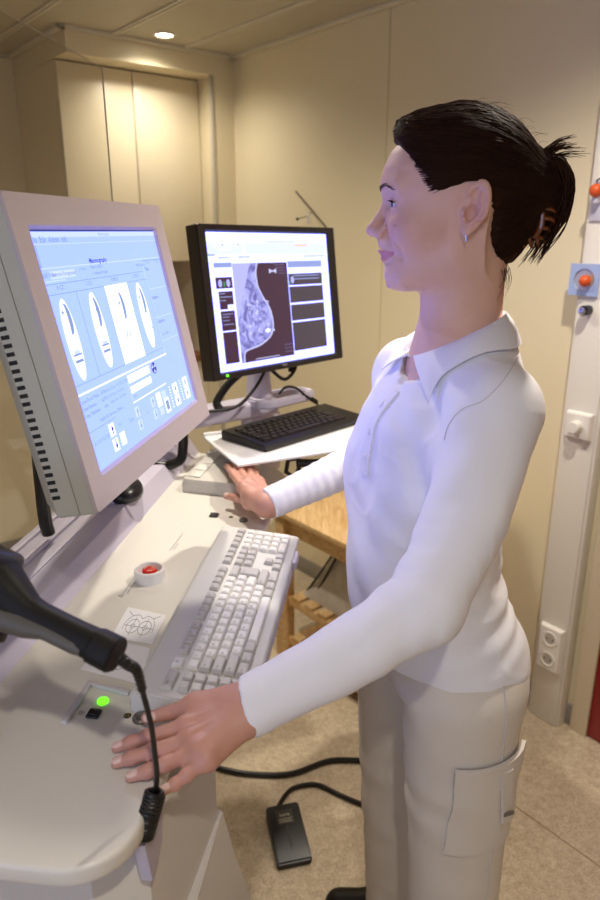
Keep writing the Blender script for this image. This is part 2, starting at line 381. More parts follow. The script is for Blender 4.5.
for lo, hi in (((TA1 - .045, TB0 + .046, TZ - .09), (TA1 - .022, TB1 - .046, TZ - .023)), ((TA0 + .051, TB1 - .035, TZ - .09), (TA1 - .051, TB1 - .012, TZ - .023))):
    b = NB(); rbox(b, lo, hi, .002); obj('apron', b, pine, t)
for zz in (.235, .07):
    b = NB(); rbox(b, (TA1 - .045, TB0 + .046, zz - .02), (TA1 - .022, TB1 - .046, zz + .012), .002); rbox(b, (TA0 + .022, TB0 + .046, zz - .02), (TA0 + .045, TB1 - .046, zz + .012), .002); sh = obj('shelf_rail', b, pine, t)
    for i in range(7):
        y = TB0 + .055 + i * .070
        b = NB(); rbox(b, (TA0 + .02, y, zz + .0125), (TA1 - .02, y + .045, zz + .026), .002); obj('slat', b, pine, t)
# papers on the shelf
t = thing('paper_bag', rp(.25, -1.15, .262), 'crumpled grey plastic bag of papers lying on the upper shelf of the pine table', 'bag')
bag_m = mat('grey_plastic_film', '#cdc8c2', .3, var=.22, vscale=30); 
b = NB(); tt = bmesh.new(); bmesh.ops.create_grid(tt, x_segments=24, y_segments=24, size=.5)
for v in tt.verts:
    x, y = v.co.x, v.co.y; r = max(abs(x), abs(y)) * 2
    v.co = Vector((.26 + x * .34 , -1.16 + y * .36, .263 + (1 - abs(2 * x) ** 10) * (1 - max(0, -2 * y) ** 8) * (min(.24, .62 * (.5 - y)) + .012 * math.sin(23 * x + 9 * y) + .01 * math.sin(31 * y - 14 * x))))
r_ = bmesh.ops.extrude_face_region(tt, geom=tt.faces[:]); bmesh.ops.translate(tt, vec=(0, 0, -.0015), verts=[g for g in r_['geom'] if isinstance(g, bmesh.types.BMVert)])
tt.transform(RM); bmesh.ops.recalc_face_normals(tt, faces=tt.faces[:]); merge(b, tt); obj('film', b, bag_m, t, 60)
b = NB()
for q in range(2): tube(b, spline([rp(.418, -.985 - q * .05, .270 + q * .01), rp(.418, -1.06 - q * .03, .375), rp(.415, -1.13 - q * .02, .485)], 6), .004, 8)
obj('edge_band', b, mat('black_edge', '#1b1a19', .5), t)
t = thing('storage_tub', rp(.26, -1.2, .097), 'translucent beige plastic tub on the lowest shelf of the pine table', 'tub')
b = NB(); rbox(b, (.12, -1.32, .0975), (.40, -1.08, .17), .012); obj('body', b, mat('beige_tub', '#b9a98d', .35), t)
b = NB(); rbox(b, (.11, -1.33, .171), (.41, -1.07, .182), .004); obj('lid', b, mat('dark_tub_lid', '#4c463c', .4), t)
# ------------------------------------------------------------ console
KA = math.atan2(.122, .993)
KM = Matrix.Rotation(-KA, 4, 'Z')                    # console axes: x across (j), y along (k)
KI = KM.inverted()
def kp(j, k, z): return KM @ Vector((j, k, z))
def kq(px, py, z): return KI @ atz(px, py, z)
DZ = .96
desk_m = mat('white_console_shell', '#dedad2', .35, bump=.06, bscale=900)
lav_m = mat('lavender_plastic', '#c6c0d2', .4, bump=.05, bscale=700)
dark_m = mat('black_plastic', '#141312', .42, bump=.05, bscale=900)
ct = thing('control_console', kp(-.38, .9, 0), 'white control console with a raised back ledge that both hands rest on', 'console')
def arc(cx, cy, r, a0, a1, n=8): return [(cx + r * math.cos(math.radians(a0 + (a1 - a0) * i / n)), cy + r * math.sin(math.radians(a0 + (a1 - a0) * i / n))) for i in range(n + 1)]
top = [(-.60, .435)] + arc(-.275, .497, .062, -90, 0) + arc(-.35, 1.44, .14, 0, 75) + [(-.42, 1.62), (-.60, 1.66)]
b = NB(); prism(b, KM, top, DZ - .022, DZ, .005, seg=3); obj('worktop', b, desk_m, ct)
b = NB(); prism(b, KM, [(-.60, .44)] + arc(-.305, .525, .05, -90, 0) + [(-.255, .97), (-.27, 1.40), (-.42, 1.55), (-.60, 1.6)], DZ - .065, DZ - .0225, .006); obj('under_frame', b, lav_m, ct)
# ledge with sloped lavender face
b = NB(); tt = bmesh.new()
prof = [(-.462, 0), (-.468, .008), (-.484, .034), (-.49, .036), (-.606, .036), (-.606, 0)]
r0 = [tt.verts.new((x, .425, DZ + z + .0003)) for x, z in prof]; r1 = [tt.verts.new((x, 1.63, DZ + z + .0003)) for x, z in prof]
for i in range(6): tt.faces.new((r0[i], r0[(i + 1) % 6], r1[(i + 1) % 6], r1[i]))
tt.faces.new(r0); tt.faces.new(r1[::-1]); bmesh.ops.recalc_face_normals(tt, faces=tt.faces[:]); merge(b, tt, KM); obj('back_ledge', b, lav_m, ct)
b = NB(); box(b, KM, (-.5555, .44, DZ + .0367), (-.549, 1.62, DZ + .042), .001); box(b, KM, (-.592, .43, DZ + .0367), (-.586, 1.62, DZ + .042), .001); box(b, KM, (-.545, .45, DZ + .0365), (-.520, 1.6, DZ + .039), .001); obj('glass_channel', b, mat('channel_white', '#d8d3e2', .35), ct)
# pedestal and flared foot
b = NB(); prism(b, KM, [(-.57, .49), (-.27, .49), (-.225, .53), (-.212, .755), (-.57, .755)], .02, DZ - .0655, .01); obj('pedestal', b, desk_m, ct)
b = NB(); tt = bmesh.new()
fp = [(.48, 0), (1.0, 0), (.985, .12), (.94, .28), (.875, .44), (.82, .56), (.77, .70), (.48, .70)]
v0 = [tt.verts.new((-.57, y, z)) for y, z in fp]; v1 = [tt.verts.new((-.208 + .02 * (1 - z / .7), y, z)) for y, z in fp]
for i in range(8): tt.faces.new((v0[i], v0[(i + 1) % 8], v1[(i + 1) % 8], v1[i]))
tt.faces.new(v0); tt.faces.new(v1[::-1]); bmesh.ops.recalc_face_normals(tt, faces=tt.faces[:])
bmesh.ops.bevel(tt, geom=[e for e in tt.edges], offset=.002, segments=2, affect='EDGES'); merge(b, tt, KM); obj('flared_foot', b, mat('white_foot', '#efece8', .4), ct)
b = NB(); box(b, KM, (-.60, .5, .0), (-.5, 1.55, DZ - .066), .01); obj('rear_panel', b, desk_m, ct)
# keyboard shelf
b = NB(); box(b, KM, (-.27, .66, DZ - .02), (-.14, 1.07, DZ - .006), .003); box(b, KM, (-.142, 1.03, DZ - .006), (-.133, 1.076, DZ + .010), .004); obj('keyboard_shelf', b, lav_m, ct)
# cord slot under the near corner
b = NB(); tt = bmesh.new(); vs = [(.498, -.0335), (.552, -.0335), (.545, -.075), (.510, -.092)]
a_ = [tt.verts.new((-.226, y, DZ + z + .0)) for y, z in vs]; c_ = [tt.verts.new((-.214, y, DZ + z)) for y, z in vs]
tt.faces.new(a_); tt.faces.new(c_[::-1])
for i in range(4): tt.faces.new((a_[i], a_[(i + 1) % 4], c_[(i + 1) % 4], c_[i]))
bmesh.ops.recalc_face_normals(tt, faces=tt.faces[:]); merge(b, tt, KM); obj('cord_pocket', b, lav_m, ct)
# recessed switch panel, near end
q = [kq(62, 722, DZ), kq(88, 686, DZ), kq(131, 697, DZ)]
b = NB()
pn = [(-.352, .615), (-.352, .692), (-.293, .680), (-.293, .672), (-.345, .684), (-.345, .615)]
prism(b, KM, pn, DZ + .0002, DZ + .006, .0015); obj('panel_lip', b, mat('panel_lip', '#cbc7cc', .4), ct)
Kz = lambda j, k, z=DZ: KM @ Matrix.Translation((j, k, z))
p = kq(103, 702, DZ); b = NB(); lathe(b, Kz(p.x, p.y), [(.0068, .0002), (.0066, .003), (.005, .0042), (0, .0046)], 28); lo_ = obj('power_light', b, emat('green_led', (.18, 1.0, .02), 1.3), ct, label='glowing green indicator light')
for (px, py, s_) in ((94, 715, .0075), (214, 516, .0085)):
    p = kq(px, py, DZ); b = NB(); box(b, Kz(p.x, p.y), (-s_, -s_ * .95, .0002), (s_, s_ * .95, .0035), .001); bo = obj('square_button', b, dark_m, ct, label='square black button')
    b = NB(); box(b, Kz(p.x, p.y), (-s_ * .8, -s_ * .7, .0036), (s_ * .8, s_ * .7, .0055), .0008); obj('button_cap', b, mat('black_gloss', '#0a0a0a', .2), bo)
p = kq(81.5, 713, DZ); b = NB(); lathe(b, Kz(p.x, p.y), [(.0033, .0003), (.0033, .0005), (.0028, .0005), (.0028, .0003)], 24); lathe(b, Kz(p.x, p.y), [(.0009, .0003), (.0009, .0005), (0, .0005)], 12); obj('power_symbol', b, mat('grey_print', '#5c5a5e', .6), ct)
steel = mat('brushed_steel', '#84807a', .35, .8)
for (px, py, r_, rs) in ((141.5, 719, .0105, .0052), (243.5, 521, .0085, .0045)):
    p = kq(px, py, DZ); b = NB(); lathe(b, Kz(p.x, p.y), [(r_, .0002), (r_, .003), (r_ * .85, .0045), (r_ * .72, .0045), (r_ * .70, .0035), (r_ * .62, .0035), (r_ * .6, .0055), (r_ * .4, .0068), (0, .0072)], 32); obj('steel_button', b, steel, ct, label='round steel push button')
for (px, py) in ((127.5, 716), (231, 517)):
    p = kq(px, py, DZ); b = NB(); lathe(b, Kz(p.x, p.y), [(.0046, .0002), (.0046, .0008), (0, .0009)], 24)
    for q_ in range(3):
        a = math.radians(90 + 120 * q_); tt = bmesh.new(); pts = [(0.0009 * math.cos(a), .0009 * math.sin(a))] + [(.0036 * math.cos(a + d), .0036 * math.sin(a + d)) for d in (-.5, -.25, 0, .25, .5)]
        poly(b, Kz(p.x, p.y), pts, .0011, 1)
    obj('radiation_symbol', b, [mat('dark_badge', '#37362f', .5), mat('yellow_print', '#a08a25', .5)], ct)
# emergency stop in a white cup
p = kq(150, 579, DZ)
b = NB(); lathe(b, Kz(p.x, p.y), [(.0245, .0002), (.0245, .019), (.0235, .020), (.0205, .020), (.0198, .019), (.0195, .004), (0, .004)], 40); es = obj('stop_cup', b, mat('cup_white', '#eeecea', .35), ct, label='round white cup')
b = NB(); lathe(b, Kz(p.x, p.y, DZ + .004), [(.0065, .0003), (.0065, .006), (.0115, .007), (.0118, .012), (.0105, .0145), (0, .0158)], 36); bo = obj('stop_button', b, mat('red_plastic', '#d8230f', .3), es, label='red emergency stop button')
b = NB()
for a0 in (20, 140, 260):
    tt = bmesh.new()
    tube(b, [Kz(p.x, p.y, DZ + .0186 + .0004) @ Vector((.0075 * math.cos(math.radians(a0 + 12 * i)), .0075 * math.sin(math.radians(a0 + 12 * i)), 0)) for i in range(6)], .0006, 6)
obj('arrow_print', b, mat('white_print', '#f4e6de', .5), es)
# printed warning strips
pr = mat('grey_print', '#5c5a5e', .6); b = NB()
Mt = KM @ Matrix.Translation((0, 0, DZ + .0004)) 
def strip_text(px0, py0, px1, py1, lines, size):
    p0, p1 = kq(px0, py0, DZ), kq(px1, py1, DZ); d = (p1 - p0).normalized()
    ang = math.atan2(d.y, d.x)
    for i, s in enumerate(lines):
        text(b, Mt @ Matrix.Translation((p0.x, p0.y, 0)) @ Matrix.Rotation(ang, 4, 'Z') @ Matrix.Translation((0, -i * size * 1.15, 0)), s, size)
strip_text(123, 594, 147, 558, ['Warning: this x-ray unit may be dangerous to', 'patient and operator unless safe exposure'], .0052)
b2_ = b; b = NB(); strip_text(170, 550, 191, 523, ['factors and operating instructions', 'are observed'], .0052)
obj('printed_warning', b, mat('pale_print', '#8f8d92', .6), ct); b = b2_
M_ = Mt @ Matrix.Translation((kq(121, 596, DZ).x, kq(121, 596, DZ).y, 0)) @ Matrix.Rotation(math.pi / 2, 4, 'Z')
for a_, c_ in (((-.004, -.003), (.004, -.003)), ((.004, -.003), (0, .004)), ((0, .004), (-.004, -.003))):
    tube(b, [M_ @ Vector(a_ + (0,)), M_ @ Vector(c_ + (0,))], .0004, 5)
obj('printed_warning', b, mat('pale_print', '#8f8d92', .6), ct)

# ------------------------------------------------------------ keyboards
leg_white = mat('key_white', '#e4e2dd', .45, bump=.1, bscale=1500); leg_grey = mat('key_grey', '#bdbab6', .45, bump=.1, bscale=1500)
kb_case = mat('keyboard_case', '#d5d4cf', .45, bump=.1, bscale=1200)
def keycap(b, M, x, y, w, h, zb, hgt, inset=.0022, mi=0):
    t = bmesh.new(); box(t, None, (x + .0004, y + .0004, zb), (x + w - .0004, y + h - .0004, zb + hgt))
    for v in t.verts:
        if v.co.z > zb + hgt * .5:
            v.co.x = x + w / 2 + (v.co.x - x - w / 2) * (1 - 2 * inset / w); v.co.y = y + h / 2 + .0006 + (v.co.y - y - h / 2) * (1 - 2 * inset / h)
    bmesh.ops.bevel(t, geom=t.edges[:], offset=.0009, segments=2, affect='EDGES'); merge(b, t, M, mi)
U = .0190
def rows_full(left_block=True):
    """(x, y, w, h, shade, legend) in key units; y up from the space row"""
    K = []; ox = 0.
    if left_block:                                      # function block at the left end
        K.append((0, 5.25, 2, 1, 'g', 'Help'))
        for r in range(5):
            for c in range(2): K.append((c, 4 - r, 1, 1, 'g', ''))
        ox = 2.35
    K.append((ox, 5.25, 1, 1, 'w', 'Esc'))
    for g in range(3):
        for c in range(4): K.append((ox + 1.6 + g * 4.45 + c, 5.25, 1, 1, 'g', 'F%d' % (g * 4 + c + 1)))
    for i, ch in enumerate('1234567890-='): K.append((ox + 1 + i, 4, 1, 1, 'w', ch))
    K.append((ox, 4, 1, 1, 'w', '`')); K.append((ox + 13, 4, 2, 1, 'g', '<'))
    K.append((ox, 3, 1.5, 1, 'g', 'Tab'))
    for i, ch in enumerate('QWERTYUIOP[]'): K.append((ox + 1.5 + i, 3, 1, 1, 'w', ch))
    K.append((ox + 13.5, 2, 1.5, 2, 'g', 'Enter'))
    K.append((ox, 2, 1.75, 1, 'g', 'Caps'))
    for i, ch in enumerate('ASDFGHJKL;'): K.append((ox + 1.75 + i, 2, 1, 1, 'w', ch))
    K.append((ox + 11.75, 2, 1.7, 1, 'w', '#'))
    K.append((ox, 1, 2.25, 1, 'g', 'Shift'))
    for i, ch in enumerate('ZXCVBNM,./'): K.append((ox + 2.25 + i, 1, 1, 1, 'w', ch))
    K.append((ox + 12.25, 1, 2.75, 1, 'g', 'Shift'))
    x = ox
    for w, s, l in ((1.5, 'g', 'Ctrl'), (1.25, 'g', 'Alt'), (1.25, 'g', ''), (6.5, 'w', ''), (1.25, 'g', ''), (1.25, 'g', 'Alt'), (2, 'g', 'Ctrl')):
        K.append((x, 0, w, 1, s, l)); x += w
    nx = ox + 15.3
    for c in range(3):
        K.append((nx + c, 5.25, 1, 1, 'g', ''))
        for r in (4, 3): K.append((nx + c, r, 1, 1, 'g', ''))
        K.append((nx + c, 0, 1, 1, 'g', ''))
    K.append((nx + 1, 1, 1, 1, 'g', ''))
    px = nx + 3.3
    for c in range(4): K.append((px + c, 5.25, 1, 1, 'g', ''))
    for c, ch in enumerate(('Num', '/', '*', '-')): K.append((px + c, 4, 1, 1, 'w', ch))
    for r, row in ((3, '789'), (2, '456'), (1, '123')):
        for c, ch in enumerate(row): K.append((px + c, r, 1, 1, 'w', ch))
    K.append((px + 3, 2, 1, 2, 'w', '+')); K.append((px + 3, 0, 1, 2, 'w', '')); K.append((px, 0, 2, 1, 'w', '0')); K.append((px + 2, 0, 1, 1, 'w', '.'))
    return K, px + 4
def keyboard(name, label, M, L, Dp, hf, hr, K, span, mats, case_m, margin, legends, ux, uy, keyh=.0065, legend_m=None, fb=.012):
    """M: origin at front-left corner, x along the length, y to the rear, z up; sloped top"""
    t = thing(name, M.translation, label, 'keyboard')
    b = NB(); tt = bmesh.new()
    pr_ = [(0, 0), (Dp, 0), (Dp, hr), (Dp * .98, hr + .002), (.004, hf + .001), (0, hf - .002)]
    a_ = [tt.verts.new((0, y, z)) for y, z in pr_]; c_ = [tt.verts.new((L, y, z)) for y, z in pr_]
    tt.faces.new(a_); tt.faces.new(c_[::-1]); n_ = len(pr_)
    for i in range(n_): tt.faces.new((a_[i], a_[(i + 1) % n_], c_[(i + 1) % n_], c_[i]))
    bmesh.ops.recalc_face_normals(tt, faces=tt.faces[:]); bmesh.ops.bevel(tt, geom=tt.edges[:], offset=.0018, segments=2, affect='EDGES'); merge(b, tt, M)
    obj('case', b, case_m, t)
    sl = math.atan2(hr - hf, Dp)
    MK = M @ Matrix.Translation((margin, fb, hf + fb * math.tan(sl) + .0012)) @ Matrix.Rotation(sl, 4, 'X')
    lg = NB(); extra = NB(); nk = 0
    order = sorted(K, key=lambda k: (k[0], k[1]))
    for x, y, w, h, s, ch in order:
        bb = extra if nk >= 100 else NB()
        keycap(bb, MK, x * ux, y * uy, w * ux, h * uy, 0, keyh, mi=(0 if nk < 100 else (0 if s == 'w' else 1)))
        if nk < 100: obj('key', bb, mats[0] if s == 'w' else mats[1], t)
        nk += 1
        if legends and ch: text(lg, MK @ Matrix.Translation((x * ux + .0042, y * uy + h * uy - .0065, keyh + .00025)), ch, .0048 if len(ch) < 2 else .0034)
    if nk > 100: obj('key', extra, mats, t, kind='stuff')
    else: extra.free()
    if legends: obj('key_legend', lg, legend_m, t)
    else: lg.free()
    return t
KK, span = rows_full(True)
# near keyboard: rear edge to the left, length along the console
p0, p1 = atz(129, 692, DZ + .029), atz(222, 525, DZ + .029)
d = (p1 - p0); L1 = d.length; yd = Vector((-d.y, d.x, 0)).normalized(); DP1 = .142
M1K = frame(Vector((p0.x, p0.y, DZ + .0005)) - yd * DP1, d, yd)
ux1 = (L1 - .024) / span
keyboard('computer_keyboard', 'long pale grey keyboard with many keys lying on the white console', M1K, L1, DP1, .013, .027, KK, span, [leg_white, leg_grey], kb_case, .012, True, ux1, .0155, .0068, mat('legend_grey', '#55534f', .6), .013)
b = NB(); k1 = [o for o in COL.objects if o.name.startswith('computer_keyboard')][0]
text(b, M1K @ Matrix.Translation((L1 * .42, DP1 - .020, .0262)) @ Matrix.Rotation(math.atan2(.014, DP1), 4, 'X'), 'Caps Lock   Num Lock   Scroll', .0045); obj('printed_marks', b, mat('legend_grey', '#55534f', .6), k1)

# instruction cards
paper = mat('white_paper', '#f8f7fb', .6); ink = mat('ink_grey', '#8d8c93', .7)
def card(label, q4, zz, seed, n_):
    P = [KI @ atz(x, y, zz) for x, y in q4]
    t = thing('instruction_card', KM @ Vector((sum(p.x for p in P) / 4, sum(p.y for p in P) / 4, zz)), label, 'card', None)
    b = NB(); prism(b, KM, [(p.x, p.y) for p in P], zz - .0006, zz); obj('sheet', b, paper, t)
    o, ex, ey = P[0], P[3] - P[0], P[1] - P[0]
    def q(u, v): return KM @ (o + ex * u + ey * v + Vector((0, 0, .0003)))
    b = NB()
    for cx in ((.36, .66) if n_ == 2 else (.5,)):
        tube(b, [q(cx + .15 * math.cos(a), .42 + .22 * math.sin(a)) for a in np.linspace(0, 6.283, 25)], .00035, 4)
        tube(b, [q(cx + .05 * math.cos(a), .42 + .07 * math.sin(a)) for a in np.linspace(0, 6.283, 15)], .00035, 4)
        tube(b, [q(cx - .2, .42), q(cx + .2, .42)], .0003, 4); tube(b, [q(cx, .12), q(cx, .72)], .0003, 4)
    if n_ == 2:
        tube(b, spline([q(.1, .88), q(.25, .75), q(.4, .8), q(.51, .7), q(.62, .8), q(.77, .75), q(.92, .88)], 5), .00035, 4)
        tube(b, spline([q(.14, .3), q(.16, .55), q(.25, .75)], 5), .00035, 4); tube(b, spline([q(.88, .3), q(.86, .55), q(.77, .75)], 5), .00035, 4)
    obj('line_drawing', b, ink, t)
card('square white card with a two-circle line drawing, upper of the two beside the keyboard', [(111, 637), (128, 607), (166, 615), (152, 644)], DZ + .0016, 1, 2)
card('white card with one circle drawing, nearer one, partly under the handheld scanner', [(81, 669), (100, 637), (150, 648), (140, 684)], DZ + .0009, 2, 1)
# ------------------------------------------------------------ displays
def rotm(C, yaw, tilt, roll):
    yaw, tilt, roll = (math.radians(v) for v in (yaw, tilt, roll))
    n0 = Vector((math.cos(yaw), math.sin(yaw), 0)); r0 = Vector((-math.sin(yaw), math.cos(yaw), 0)); u0 = Vector((0, 0, 1))
    n = n0 * math.cos(tilt) + u0 * math.sin(tilt); u = u0 * math.cos(tilt) - n0 * math.sin(tilt)
    r = r0 * math.cos(roll) + u * math.sin(roll); u = n.cross(r)
    return frame(C, r, u)
def rring(hw, hh, r, n=5):
    P = []
    for cx, cy, a in ((hw - r, hh - r, 0), (-hw + r, hh - r, 90), (-hw + r, -hh + r, 180), (hw - r, -hh + r, 270)): P += arc(cx, cy, r, a, a + 90, n)
    return P
def loft(b, M, rings, cap0=True, cap1=True, mi=0):
    t = bmesh.new(); R = [[t.verts.new((x, y, z)) for x, y in pts] for pts, z in rings]
    n = len(R[0])
    for a, c in zip(R, R[1:]):
        for i in range(n): t.faces.new((a[i], a[(i + 1) % n], c[(i + 1) % n], c[i]))
    if cap0: t.faces.new(R[0][::-1])
    if cap1: t.faces.new(R[-1])
    bmesh.ops.recalc_face_normals(t, faces=t.faces[:]); merge(b, t, M, mi)
def shell_front(b, M, ow, oh, sw, sh, r, zf, zs, inner_r=.002):
    """bezel ring: outer edge at zf, dropping to the screen at zs"""
    t = bmesh.new(); n = 5
    R = [rring(ow, oh, r, n), rring(ow - .001, oh - .001, r, n), rring(sw + .004, sh + .004, inner_r, n), rring(sw, sh, inner_r, n)]
    Z = [zf - .004, zf, zf - .0015, zs]
    V = [[t.verts.new((x, y, z)) for x, y in P] for P, z in zip(R, Z)]
    m = len(V[0])
    for a, c in zip(V, V[1:]):
        for i in range(m): t.faces.new((a[i], a[(i + 1) % m], c[(i + 1) % m], c[i]))
    bmesh.ops.recalc_face_normals(t, faces=t.faces[:]); merge(b, t, M)

# ---- big grey monitor
MA = rotm((-.245, 1.001, 1.3585), -9.2, 11.6, 0); SW, SH = .392, .294
grey_m = mat('warm_grey_plastic', '#c8bcbe', .45, bump=.12, bscale=900); grey2 = mat('grey_green_plastic', '#c2c3b9', .45, bump=.12, bscale=900)
t1 = thing('monitor', kp(-.52, .98, DZ + .037), 'large pale grey monitor in the foreground with vents down its side', 'monitor')
b = NB(); shell_front(b, MA, .2365, .187, SW / 2, SH / 2, .004, .0035, -.0035); obj('bezel', b, grey_m, t1)
b = NB(); loft(b, MA, [(rring(.2365, .187, .004), -.0008), (rring(.2365, .187, .004), -.0195)], False, True); obj('front_shell', b, grey2, t1)
b = NB(); loft(b, MA, [(rring(.2345, .185, .004), -.0196), (rring(.2345, .185, .004), -.0206)], False, False); obj('seam', b, mat('dark_seam', '#2c2b29', .6), t1)
b = NB()
loft(b, MA, [(rring(.2365, .187, .004), -.0207), (rring(.2365, .187, .006), -.050), (rring(.225, .175, .01), -.066), (rring(.15, .12, .02), -.098), (rring(.13, .10, .02), -.115)], True, True); bs = obj('back_shell', b, grey2, t1)
for i in range(30):
    y = .125 - i * .0098
    b = NB(); box(b, MA, (-.2372, y - .0024, -.0495), (-.233, y + .0024, -.039), .0005); obj('vent_slot', b, mat('vent_dark', '#1d1d1c', .7), bs)
b = NB(); p_ = MA @ Vector((0, 0, -.10)); 
tube(b, [p_, kp(-.50, 1.08, 1.28), kp(-.51, 1.18, 1.15), kp(-.515, 1.20, DZ + .0372)], [.03, .028, .024, .022], 20); obj('stand', b, lav_m, t1)
b = NB(); tube(b, spline([MA @ Vector((-.10, -.08, -.10)), kp(-.520, .95, 1.20), kp(-.545, .985, 1.10), kp(-.551, .995, 1.04), kp(-.5505, 1.0, DZ + .054)], 8), .011, 10); 
p = atz(45, 523, DZ + .037); p2 = MA @ Vector((-.20, -.178, -.06))
obj('cable', b, dark_m, t1)
E_ = SCREEN_A
s_base = emat('screen_blue', (.41, .585, 3.3), E_); s_white = emat('screen_white', (1.2, 1.25, 3.8), E_); s_pale = emat('screen_pale', (.60, .74, 3.4), E_); s_dark = emat('screen_ink', (.16, .24, .75), 1); s_mid = emat('screen_mid', (.22, .36, .95), E_); s_navy = emat('screen_navy', (.02, .04, .25), .6); s_grey = emat('screen_grey_blue', (.2, .29, .5), 1.1)
SM = [s_base, s_white, s_pale, s_dark, s_mid, s_navy, s_grey]
b = NB(); MSc = MA @ Matrix.Translation((0, 0, -.0032))
rect(b, MSc, -SW / 2, -SH / 2, SW / 2, SH / 2, 0, 0)
MU = MSc @ Matrix.Translation((-SW / 2, SH / 2, 0)) @ Matrix.Diagonal((SW, -SH, 1, 1))       # u right, v down
def ur(u0, v0, u1, v1, mi, z=.0003): rect(b, MU, u0, v1, u1, v0, z, mi)
def ut(u, v, s, size, mi, align='LEFT', bold=0.): text(b, MSc @ Matrix.Translation((u * SW - SW / 2, SH / 2 - v * SH, .0009)), s, size, mi, align, bold)
ur(0, .0, 1, .007, 5); ur(.0, .008, 1, .03, 2); ut(.5, .02, 'Mammography', .006, 4, 'CENTER')
ut(-.0, .040, 'File  Edit  Admin  Info', .0098, 3)
ur(0, .055, 1, .058, 2); ur(.016, .06, .02, .15, 4); ur(0, .148, 1, .153, 2); ut(.40, .137, 'Mammography', .009, 5, 'CENTER', .02)
ur(0, .20, .14, .205, 2); ut(.0, .178, 'Add View', .0085, 3); ur(.055, .163, .215, .195, 2); ut(.062, .178, 'Remove Foreground', .0072, 3)
ut(.24, .168, 'o  Mode', .006, 4); ut(.33, .165, 'View: L-MLO', .0065, 3); ut(.33, .192, 'o  Implant Present', .0065, 3); ut(.72, .18, 'Next Position', .0065, 3)
ur(0, .213, .78, .216, 4)
for i, (u0, u1, s) in enumerate(((-.0, .184, 'R CC'), (.184, .391, 'L CC'), (.391, .594, 'R MLO'), (.594, .785, 'L MLO'))):
    ut((u0 + u1) / 2, .232, s, .0075, 3, 'CENTER'); ur(u1 - .0015, .255, u1 + .0015, .63, 4, .0005)
ur(0, .254, .785, .257, 4); ur(0, .628, .785, .631, 4)
ur(.394, .255, .592, .63, 1, .0004)
def oval(cu, cv, ru, rv, mi, z=.0005, ang=0.):
    P = [(cu + ru * math.cos(a) * math.cos(ang) - rv * math.sin(a) * math.sin(ang), cv + ru * math.cos(a) * math.sin(ang) + rv * math.sin(a) * math.cos(ang)) for a in np.linspace(0, 2 * math.pi, 36, endpoint=False)]
    poly(b, MU, P[::-1], z, mi)
def crescent(cu, cv, flip, mi=6, z=.0007):
    P = []
    for v in np.linspace(-.07, .06, 12): P.append((cu + flip * (.030 * math.sqrt(max(0, 1 - (v / .075) ** 2))), cv + v))
    for v in np.linspace(.06, -.07, 12): P.append((cu + flip * (-.004 + .012 * math.sqrt(max(0, 1 - (v / .075) ** 2))), cv + v))
    poly(b, MU, P if flip < 0 else P[::-1], z, mi)
oval(.078, .447, .040, .172, 1); oval(.281, .442, .041, .172, 1); oval(.690, .438, .043, .172, 1)
for cu, fl in ((.078, 1), (.281, 1), (.492, 1), (.690, 1)): crescent(cu - .002, .365, fl)
for cu, cv in ((.058, .33), (.285, .35), (.475, .345), (.67, .34)):
    ur(cu, cv - .012, cu + .006, cv + .012, 6, .0008); ur(cu - .005, cv - .003, cu + .011, cv + .003, 6, .0008)
for cu in (.08, .283):
    ur(cu - .028, .505, cu + .028, .513, 6, .0008); ur(cu - .018, .49, cu + .018, .505, 2, .0008); ut(cu, .478, 'x', .008, 3, 'CENTER'); ur(cu - .026, .53, cu + .026, .542, 6, .0008)
for cu, s in ((.497, 1), (.695, -1)):
    for dd in (-.014, .016):
        poly(b, MU, [(cu + dd - .018 * s - .003, .515), (cu + dd + .018 * s - .003, .46), (cu + dd + .018 * s + .003, .46), (cu + dd - .018 * s + .003, .515)][::-1], .0009, 6)
# right hand column
ur(.79, .16, .793, .66, 2); ur(.79, .158, 1, .162, 4); ut(.83, .172, 'Setup', .006, 4); ut(.93, .172, 'Tools', .006, 4)
for v, s in ((.205, 'Tube'), (.36, 'Detector'), (.49, 'Exposure')):
    ur(.795, v - .018, .985, v + .10, 0, .0004); ut(.80, v, s, .0075, 3, 'LEFT', .02); ur(.795, v + .105, .985, v + .109, 2)
    for q in range(3): ut(.80, v + .03 + q * .024, '- - -      -', .006, 4)
ur(.80, .55, .96, .575, 2); ut(.815, .562, 'Auto Select', .006, 3)
ur(0, .664, .80, .672, 1)
for i, s in enumerate(('Comp Force Mode   30 Nn', 'Comp Release        AUTO', 'Comp Thickness     - mm')): ut(.004, .70 + .03 * i, s, .0068, 3)
for i, s in enumerate(('Grid Mode  AUTOFILTER', 'Grid Size  24x29mm', 'Image Size  24x29mm')): ut(.20, .70 + .028 * i, s, .0062, 4)
ut(.10, .805, 'Paddle ID  24 mm x 29mm', .0064, 3); ur(.375, .674, .378, .815, 2); ur(.375, .812, .72, .818, 1)
ur(.384, .682, .59, .722, 1); ur(.384, .738, .585, .772, 1); ut(.385, .788, 'Status', .006, 4)
oval(.637, .708, .024, .03, 5, .0006)
for q in range(3):
    a = math.radians(90 + 120 * q); poly(b, MU, [(.637 + .004 * math.cos(a), .708 + .005 * math.sin(a))] + [(.637 + .02 * math.cos(a + d), .708 + .025 * math.sin(a + d)) for d in (-.5, 0, .5)][::1], .0008, 2)
ur(.0, .828, .21, .831, 4); ut(.02, .885, 'AUTO FILTER', .0075, 4)
def arrow(cu, cv, s, up, mi, z=.0009):
    w = .009 * s; h = .024 * s; sg = -1 if up else 1
    poly(b, MU, [(cu - w * .3, cv - sg * h), (cu + w * .3, cv - sg * h), (cu + w * .3, cv), (cu - w * .3, cv)], z, mi)
    poly(b, MU, [(cu - w, cv), (cu + w, cv), (cu, cv + sg * h)], z + .0002, mi)
